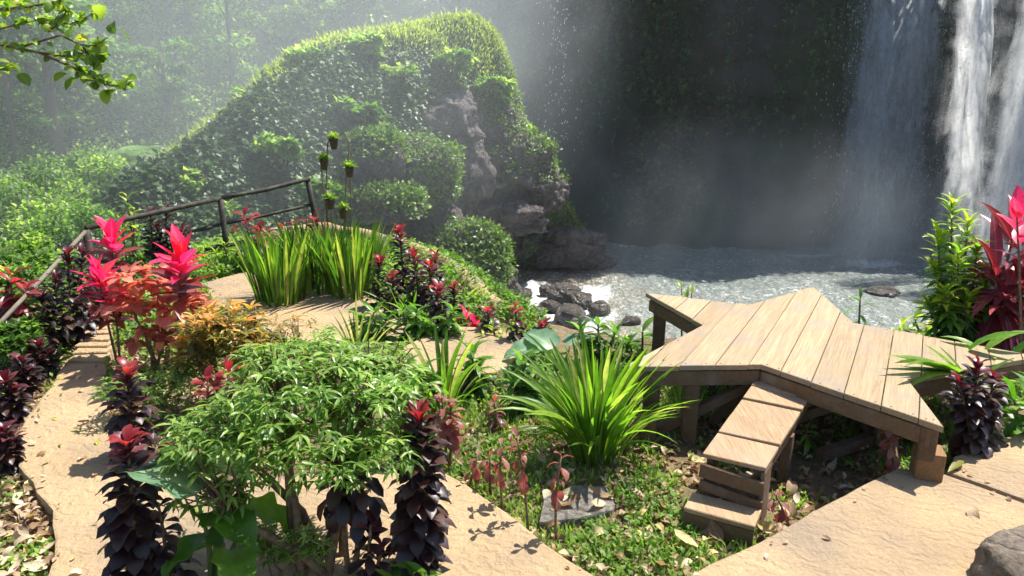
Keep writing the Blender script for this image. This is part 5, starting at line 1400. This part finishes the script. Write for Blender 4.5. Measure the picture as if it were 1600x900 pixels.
for y in (26, 29, 32, 35, 38, 41, 44):
    step = 88
    for px in range(-120, 720, step):
        p_ = px + random.uniform(-45, 45); yy = y + random.uniform(-1.4, 1.4)
        if y < 33 and p_ > 170: continue
        if p_ > 620: continue
        h = random.uniform(3.2, 6.0)
        kind = k % 3
        tree(('broad dense tree of the forest on the far slope', 'pale green airy tree of the forest on the far slope', 'thin trunked tree of the forest on the far slope')[kind].replace('of the forest on the far slope', ('low on' if y < 34 else 'high on') + ' the far slope ' + ('at the left edge' if p_ < 60 else 'above the near bushes' if p_ < 210 else 'over the left mound crest' if p_ < 380 else 'behind the mound crest' if p_ < 520 else 'behind the mound top')), gx_at(p_, yy), yy, h, (2.0, 1.7, 1.2)[kind], (12, 11, 9)[kind], 105, 0.26 + 0.002 * (y - 30), (0.18, 0.13, 0.1)[kind], (0.25, 0.3, 0.4)[kind], 'trees of the forest on the far slope', random.uniform(-.04, .04), tone=(0.38, 0.66, 0.5)[kind] + random.uniform(-.1, .1))
        k += 1
# undergrowth of the slope
nc = 2600
yy = 9 + 36 * rng.random(nc) ** 1.1
pp = rng.uniform(-150, 760, nc)
xx = (pp - 800) / F_PX * yy * 1.03
zz = land_z(xx, yy)
keep_ = (poly_dist(np.stack([xx, yy], 1), EDGE) > 1.2) & ~((xx > -5.5) & (yy < 34))
keep_ &= ~((np.hypot(xx + 2, yy) < 14) & (rng.random(nc) < 0.5))
xx, yy, zz = xx[keep_], yy[keep_], zz[keep_]
nc = len(xx); per = 75
d = rand_dirs(nc * per); d[:, 2] = np.abs(d[:, 2])
rad = np.repeat(rng.uniform(0.5, 1.3, nc) * (0.55 + 0.02 * yy), per)
P_ = np.stack([np.repeat(xx, per), np.repeat(yy, per), np.repeat(zz, per)], 1) + d * (rad * rng.random(nc * per) ** 0.3)[:, None]
tn = np.clip(np.repeat(0.5 + 0.20 * rng.normal(size=nc), per) + 0.12 * d[:, 2] + rng.normal(size=nc * per) * 0.17, 0, 1)
D_ = d * 0.6 + rng.normal(size=(nc * per, 3)) * 0.6 + np.array([0, 0, -0.15])
tag(link('undergrowth', merged_leaves('undergrowth', SCRAP, frames(D_), P_, np.repeat(0.055 + 0.0045 * yy, per) * rng.uniform(0.7, 1.3, nc * per), tn, B_TREE)), 'tangled green undergrowth on the forest slope', None, None, 'stuff')
# bushes on the near shoulder below the handrail
for i, (px, py, d_, r_, tone, lab) in enumerate([(30, 385, 13, 0.8, 0.55, 'bright bush below the railing at the far left'), (100, 345, 15, 0.9, 0.6, 'bright feathery bush behind the railing corner'), (60, 300, 17, 1.1, 0.6, 'wide bush in the middle of the left valley'), (10, 310, 18, 1.0, 0.4, 'dark bush at the left edge of the valley'), (130, 275, 19, 1.0, 0.7, 'light bush below the tree fern'), (20, 425, 8.5, 0.4, 0.45, 'leafy bush just outside the handrail'), (70, 405, 10, 0.45, 0.7, 'yellow green bush between handrail and pink ti plant'), (8, 475, 5.6, 0.2, 0.35, 'leafy bush under the middle of the handrail'), (22, 530, 4.9, 0.15, 0.3, 'broad leaved weed clump left of the stepped path')]):
    c = on_y(px, py, d_)
    g = float(land_z([c.x], [c.y])[0])
    root = thing('bush', lab, 'bush', (c.x, c.y, g), 0)
    m = MB()
    cl = []
    for j in range(8):
        a = j * 2.4
        q = Vector((math.cos(a) * r_ * 0.7, math.sin(a) * r_ * 0.6, c.z - g + random.uniform(-0.5, 0.3) * r_))
        cl.append((tuple(q), (r_ * 0.55, r_ * 0.55, r_ * 0.45)))
        m.tube([Vector((math.cos(a), math.sin(a), 0)) * 0.08, q * 0.5 + Vector((0.05, 0, 0.05)), q], [0.03 * r_, 0.022 * r_, 0.01 * r_], 5, cap=False)
    m.build('stems', M_STEM, root, True)
    f = link('foliage', crown_mesh('foliage', cl, 260, 0.035 + 0.0065 * d_, B_TREE, base_t=tone), root); f['kind'] = 'stuff'
# tree fern
tf = thing('tree_fern', 'pale tree fern with arching fronds beside the crest of the mound', 'tree fern', on_y(205, 300, 22.5))
m = MB(); m.tube([Vector((0, 0, -1.0)), Vector((0.05, 0, 0.4)), Vector((0, 0, 0.95))], [0.12, 0.09, 0.08], 7); m.build('trunk', M_BARK, tf, True)
fv, fq = [], []
for i in range(26):
    s = i / 25; y_ = 1.7 * s * (1 - 0.12 * s); z_ = 0.55 * math.sin(s * 1.9) - 0.85 * s * s
    for sg in (-1, 1):
        L_ = 0.34 * math.sin(PI * (0.12 + 0.85 * s)) ** 0.8
        b = len(fv)
        fv += [(0, y_ - 0.03, z_), (sg * L_ * 0.6, y_ + 0.06, z_ - 0.02), (sg * L_, y_ + 0.14, z_ - 0.08), (0, y_ + 0.035, z_)]
        fq.append((b, b + 1, b + 2, b + 3) if sg > 0 else (b + 3, b + 2, b + 1, b))
L_FROND = leaf_mat('fern frond', [(0.0, (0.14, 0.24, 0.08)), (1.0, (0.22, 0.33, 0.12))], trans=0.45, rough=0.45)
fm = mesh_np('frond', fv, np.array(fq), mat=L_FROND)
for i in range(10):
    place_leaf(tf, fm, Vector((0, 0, 0.95)), i * 2 * PI / 10 + random.uniform(-.2, .2), random.uniform(-0.05, 0.35), random.uniform(0.75, 1.05), 0, 'frond')

# ------------------------------------------------------------------ the branch that hangs in at the top left, with its tree beside the path
L_BR = leaf_mat('sunlit branch leaf', [(0.0, (0.07, 0.14, 0.02)), (0.5, (0.15, 0.25, 0.03)), (0.9, (0.28, 0.36, 0.05)), (1.0, (0.45, 0.36, 0.05))], trans=0.5, rough=0.35, rib=0.3, ribcol=(0.35, 0.45, 0.15))
LM['twigleaf'] = [leaf_mesh('twig leaf', L_BR, 1.0, 0.62 + 0.05 * i, 0.5 + 0.3 * i, 0.2, 'oval', 5, wav=0.03) for i in range(4)]
tp = Vector((-3.95, 2.35, -0.1))
ot = thing('tree', 'tree beside the left path whose sunlit branch hangs into the top left corner', 'tree', tp)
m = MB(); m.tube([Vector((0, 0, -0.2)), Vector((0.08, 0, 1.0)), Vector((0.02, 0.05, 2.0)), Vector((0.1, 0.05, 3.2)), Vector((0.0, 0.1, 4.2))], [0.13, 0.11, 0.10, 0.08, 0.04], 10); m.build('trunk', M_STEM, ot, True)
cl = [((random.uniform(-1.4, 0.3), random.uniform(-1.2, 0.9), random.uniform(3.2, 4.6)), (0.6, 0.6, 0.45)) for _ in range(9)]
f = link('crown', crown_mesh('crown', cl, 200, 0.09, B_TREE, base_t=0.6), ot)
DB = 2.9
def bp(px, py, d_=DB): return on_y(px, py, d_) - tp
mains = [[(-120, 45), (0, 70), (60, 82), (130, 112), (165, 132), (195, 135), (207, 126)], [(60, 82), (100, 88), (125, 84), (142, 79)], [(30, 74), (95, 55), (125, 70), (150, 72), (168, 58)], [(-60, 20), (0, 15), (50, 10), (92, 2), (120, -30)], [(75, 50), (95, 35), (103, 18), (98, 8)], [(-40, 120), (0, 109), (20, 102)], [(105, 98), (120, 110), (140, 125), (152, 128)], [(130, 74), (148, 96), (158, 88)], [(-60, 60), (20, 40), (60, 30), (110, 38), (150, 20)]]
for j, ln in enumerate(mains):
    pts_ = [bp(a, b, DB + 0.12 * math.sin(j * 1.7) * k / 4) for k, (a, b) in enumerate(ln)]
    if j == 0: pts_ = [Vector((0.05, 0.05, 2.1))] + pts_
    m = MB(); m.tube(pts_, [0.014 if j == 0 and k == 0 else (0.007 if j in (0, 3) else 0.0045) * (1 - 0.75 * k / len(pts_)) for k in range(len(pts_))], 6); m.build('branch', M_STEM, ot, True)
    for q in range(52 if j in (0, 3, 8) else 26):
        k = random.randrange(1, len(pts_)); a = pts_[k - 1].lerp(pts_[k], random.random())
        if a.x + tp.x < -2.35: continue
        place_leaf(ot, random.choice(LM['twigleaf']), a + Vector((0, 0, random.uniform(-0.01, 0.02))), random.random() * 6.28, random.uniform(-0.7, 0.5), random.uniform(0.026, 0.05), random.uniform(-0.9, 0.9))
for (px, py) in [(118, 122), (103, 114), (166, 140), (178, 140), (200, 122), (190, 118), (30, 115), (155, 60), (185, 45), (176, 35), (150, 8)]:
    place_leaf(ot, random.choice(LM['twigleaf']), bp(px, py), random.random() * 6.28, random.uniform(-0.9, -0.2), 0.06, random.uniform(-0.6, 0.6))
# ------------------------------------------------------------------ waterfalls: curtains of falling water with their loose spray
def fall_mat(name, lo, hi, strength, stretch=0.16, col=(0.86, 0.89, 0.92)):
    t = NT(name)
    c = t.n('CombineXYZ', X=t.attr('across'), Y=t.attr('down'), Z=t.math('MULTIPLY', t.rnd(), 40.0)).outputs[0]
    n1 = t.noise(t.scaled(c, (1.0, stretch, 1)), 3.2, 6, 0.68, 0.7)
    n2 = t.noise(t.scaled(c, (1.0, 0.45, 1)), 9.0, 5, 0.75, 0.4)
    a = t.ramp(t.math('ADD', t.math('MULTIPLY', n1, 0.65), t.math('MULTIPLY', n2, 0.35)), [(lo, 0.0), (hi, 1.0)])
    a = t.math('MULTIPLY', t.math('MULTIPLY', a, t.attr('body')), strength, True)
    # torn water turns its facets every way, mostly upwards
    sw = t.n('TexNoise', Vector=c, Scale=14.0, Detail=2.0).outputs[1]
    nv = t.n('VectorMath', p_operation='NORMALIZE', i0=t.n('VectorMath', p_operation='ADD', i0=t.n('VectorMath', p_operation='SUBTRACT', i0=sw, i1=(0.5, 0.75, 0.1)).outputs[0], i1=(0.0, 0.0, 0.15)).outputs[0]).outputs[0]
    d = t.n('BsdfDiffuse', Color=col, Normal=nv)
    nd = t.n('VectorMath', p_operation='MULTIPLY', i0=nv, i1=(1.0, 1.0, -1.0)).outputs[0]
    tr = t.n('BsdfTranslucent', Color=col, Normal=nd)
    w = t.n('MixShader', i0=0.6, i1=d.outputs[0], i2=tr.outputs[0])
    tp_ = t.n('BsdfTransparent')
    return t.done(t.n('MixShader', i0=a, i1=tp_.outputs[0], i2=w.outputs[0]).outputs[0])
W_FAINT, W_FULL = fall_mat('thin falling water', 0.36, 0.62, 0.8), fall_mat('white falling water', 0.18, 0.62, 1.0, 0.10)
W_DROP = NT('water drops'); W_DROP = W_DROP.done(W_DROP.n('MixShader', i0=0.5, i1=W_DROP.n('BsdfDiffuse', Color=(0.88, 0.9, 0.92)).outputs[0], i2=W_DROP.n('BsdfTranslucent', Color=(0.88, 0.9, 0.92)).outputs[0]).outputs[0])
OCT_V = np.array([(0, 0, 1), (0.5, 0, 0), (0, 0.5, 0), (-0.5, 0, 0), (0, -0.5, 0), (0, 0, -1.0)])
OCT_F = np.array([(0, 1, 2), (0, 2, 3), (0, 3, 4), (0, 4, 1), (5, 2, 1), (5, 3, 2), (5, 4, 3), (5, 1, 4)])
def specks(P, w, h):
    m = len(P)
    X = OCT_V[None] * np.stack([w, w, h], 1)[:, None, :] + P[:, None, :]
    return mesh_np('droplet spray', X.reshape(-1, 3), (OCT_F[None] + (np.arange(m) * 6)[:, None, None]).reshape(-1, 3), mat=W_DROP)
def waterfall(label, rows, mat, layers, drops, body_fn, spread=0.5, dw=(0.018, 0.04)):
    top = on_y((rows[0][0] + rows[0][1]) / 2, rows[0][2], rows[0][3])
    bot = on_y((rows[-1][0] + rows[-1][1]) / 2, rows[-1][2], rows[-1][3])
    root = thing('waterfall', label, 'waterfall', bot)
    r_ = np.array([[*on_y(a, p, d_), *on_y(b, p, d_)] for a, b, p, d_ in rows])
    s = np.linspace(0, len(rows) - 1, 90)
    Rw = np.stack([np.interp(s, np.arange(len(rows)), r_[:, k]) for k in range(6)], 1)
    Rw = smooth1(Rw, 6)
    u = np.linspace(0, 1, 40)
    for L_ in range(layers):
        V = Rw[:, None, :3] * (1 - u)[None, :, None] + Rw[:, None, 3:] * u[None, :, None]
        V = V.reshape(-1, 3)
        across = np.tile(u, 90) * np.linalg.norm(r_[0, :3] - r_[0, 3:])
        down = Rw[0, 2] - V[:, 2]
        q = np.stack([across * 1.2, down * 0.25, np.full(len(V), L_ * 9.1)], 1)
        V[:, 1] += (L_ - (layers - 1) / 2) * 0.35 + 0.35 * fbm(q, 0.9, 4) - 0.5 * np.sin(PI * np.tile(u, 90))
        V[:, 0] += 0.14 * fbm(q + 31, 0.8, 4)
        uu = np.tile(u, 90)
        edge = sstep(0, 0.22, uu + 0.09 * fbm(q + 3, 1.3, 4)) * sstep(0, 0.22, 1 - uu + 0.09 * fbm(q + 7, 1.3, 4))
        body = edge * body_fn(uu, down / (Rw[0, 2] - Rw[-1, 2]))
        ii = (np.arange(89)[:, None] * 40 + np.arange(39)[None]).ravel()
        F = np.stack([ii, ii + 1, ii + 41, ii + 40], 1)
        link('water_curtain', mesh_np('water curtain', V - np.array(tuple(bot)), F, {'across': across, 'down': down, 'body': body}, True, mat), root)
    if mat is W_FULL:                                   # the soft veil of spray round the solid water
        for sd in (-0.5, 0.5):
            Vv = (Rw[:, None, :3] * (1.5 - 2 * u)[None, :, None] + Rw[:, None, 3:] * (2 * u - 0.5)[None, :, None]).reshape(-1, 3)
            q = Vv * 0.6 + sd
            Vv[:, 1] += sd + 0.3 * fbm(q, 0.9, 3)
            uu = np.tile(u, 90); tt = np.repeat(np.linspace(0, 1, 90), 40)
            body = np.sin(PI * uu) ** 2 * (0.35 + 0.5 * tt)
            link('spray_veil', mesh_np('spray veil', Vv - np.array(tuple(bot)), F, {'across': uu * 4 + sd, 'down': Rw[0, 2] - Vv[:, 2], 'body': body}, True, W_FAINT), root)
    k = drops
    t_ = rng.random(k); i_ = (t_ * 89).astype(int); uu = rng.normal(size=k) * 0.28 + 0.5
    P_ = Rw[i_, :3] * (1 - uu)[:, None] + Rw[i_, 3:] * uu[:, None] + rng.normal(size=(k, 3)) * spread * np.array([0.6, 0.7, 0.5]) * (0.35 + t_)[:, None]
    w = rng.uniform(dw[0], dw[1], k) * rng.uniform(0.5, 1.0, k)
    o = link('droplet_spray', specks(P_ - np.array(tuple(bot)), w, w * rng.uniform(1.2, 3.5, k)), root); o['kind'] = 'stuff'
    return root
waterfall('thin veil of falling water, leftmost and palest of the three waterfalls', [(1340, 1490, -60, 35.2), (1336, 1482, 0, 35.0), (1322, 1474, 120, 34.8), (1310, 1462, 230, 34.5), (1300, 1452, 330, 34.2), (1288, 1442, 412, 34.0)], W_FAINT, 3, 6000,
          lambda u, t: (0.55 + 0.45 * np.sin(PI * u)) * (1 - 0.35 * sstep(0.35, 0.6, u) * sstep(0.25, 0.5, t)) * (1.0 - 0.25 * t), 0.45, (0.012, 0.032))
waterfall('narrow bright white waterfall in the middle of the three', [(1516, 1556, -60, 32.6), (1510, 1550, 0, 32.4), (1500, 1542, 100, 32.1), (1487, 1532, 200, 31.8), (1474, 1526, 300, 31.5), (1458, 1515, 418, 31.2)], W_FULL, 3, 2600,
          lambda u, t: np.clip(1.15 - 1.0 * t, 0.12, 1.0), 0.5, (0.010, 0.024))
waterfall('broad white waterfall pouring down at the right, widest of the three', [(1612, 1740, -60, 30.6), (1598, 1722, 40, 30.4), (1566, 1700, 160, 30.1), (1546, 1670, 260, 29.8), (1528, 1650, 340, 29.5), (1510, 1630, 432, 29.2)], W_FULL, 4, 3600,
          lambda u, t: np.clip(1.1 - 0.35 * t, 0.3, 1.0), 0.6, (0.010, 0.024))
# drips falling from the lip of the cliff
k = 170
px_ = 872 + rng.normal(size=k) * 14; py_ = rng.uniform(-10, 235, k) ** 1.0
P_ = np.array([tuple(on_y(a, b, 29 + random.uniform(-1, 1))) for a, b in zip(px_, py_)])
w = rng.uniform(0.012, 0.032, k)
tag(link('dripping_water', specks(P_, w, w * rng.uniform(1.0, 2.0, k))), 'bright drops of water falling from the cliff beside the mound', None, None, 'stuff')

# ------------------------------------------------------------------ drifting spray and the hazy air of the valley
def mist(name, label, c, rad, density, sc=1.2, lo=0.35, hi=0.75, col=(0.90, 0.96, 1.0), aniso=0.25, rz=0.0):
    bm = bmesh.new(); bmesh.ops.create_icosphere(bm, subdivisions=3, radius=1.0)
    me = bpy.data.meshes.new(name); bm.to_mesh(me); bm.free()
    o = link(name, me); o.location = c; o.scale = rad; o.rotation_euler.z = rz
    t = NT(name + ' vapour'); v = t.co('Object')
    ln = t.n('VectorMath', p_operation='LENGTH', i0=v).outputs[1]
    fall = t.ramp(ln, [(0.0, 1.0), (0.45, 0.62), (0.97, 0.0)], 'EASE')
    wd = t.n('VectorMath', p_operation='MULTIPLY', i0=v, i1=tuple(r_ / 6.0 for r_ in rad)).outputs[0]
    n_ = t.ramp(t.noise(wd, sc, 4, 0.6, 0.3), [(lo, 0.05), (hi, 1.0)])
    d = t.math('MULTIPLY', t.math('MULTIPLY', fall, n_), density)
    pv = t.n('VolumePrincipled', Color=col, Density=d, Anisotropy=aniso)
    t.t.links.new(pv.outputs[0], t.out.inputs['Volume'])
    me.materials.append(t.m)
    return tag(o, label, 'mist', None, 'stuff')
mist('mist', 'sunlit blue white mist hanging in the forested valley', (-14, 32, 4), (19, 20, 15), 0.032, 0.8, 0.05, 0.75)
mist('mist', 'sunlit drifting spray between the mound and the cliff', (-1.0, 34, 3.0), (7.5, 5.5, 10), 0.14, 1.0, 0.3, 0.75)
mist('mist', 'grey spray rolling over the pool below the waterfalls', (9.5, 33, -4.0), (14, 5.0, 5.5), 0.10, 1.3, 0.3, 0.75)
mist('mist', 'light mist lying over the bushes beyond the handrail', (-10, 15, -0.5), (8, 6.5, 5), 0.022, 0.9, 0.1, 0.8)
mist('mist', 'dense spray where the left waterfall meets the pool', (17.5, 33, -4.8), (6.5, 3.2, 3.6), 0.22, 1.3, 0.3, 0.75)
mist('mist', 'thin mist veiling the face of the green mound', (-6, 21.5, 2), (9.5, 8, 8), 0.048, 0.8, 0.2, 0.8)
hz = MB(); 
x0, x1, y0, y1, z0, z1 = -76.5, 61.5, -15.5, 111.5, -9.6, 45.0
hz.add([(x0, y0, z0), (x1, y0, z0), (x1, y1, z0), (x0, y1, z0), (x0, y0, z1), (x1, y0, z1), (x1, y1, z1), (x0, y1, z1)], [(3, 2, 1, 0), (4, 5, 6, 7), (0, 1, 5, 4), (1, 2, 6, 5), (2, 3, 7, 6), (3, 0, 4, 7)])
t = NT('pale air')
pv = t.n('VolumePrincipled', Color=(0.90, 0.95, 1.0), Density=0.0004, Anisotropy=0.2)
t.t.links.new(pv.outputs[0], t.out.inputs['Volume'])
tag(hz.build('haze', t.m), 'thin pale haze filling the valley air', None, None, 'stuff')
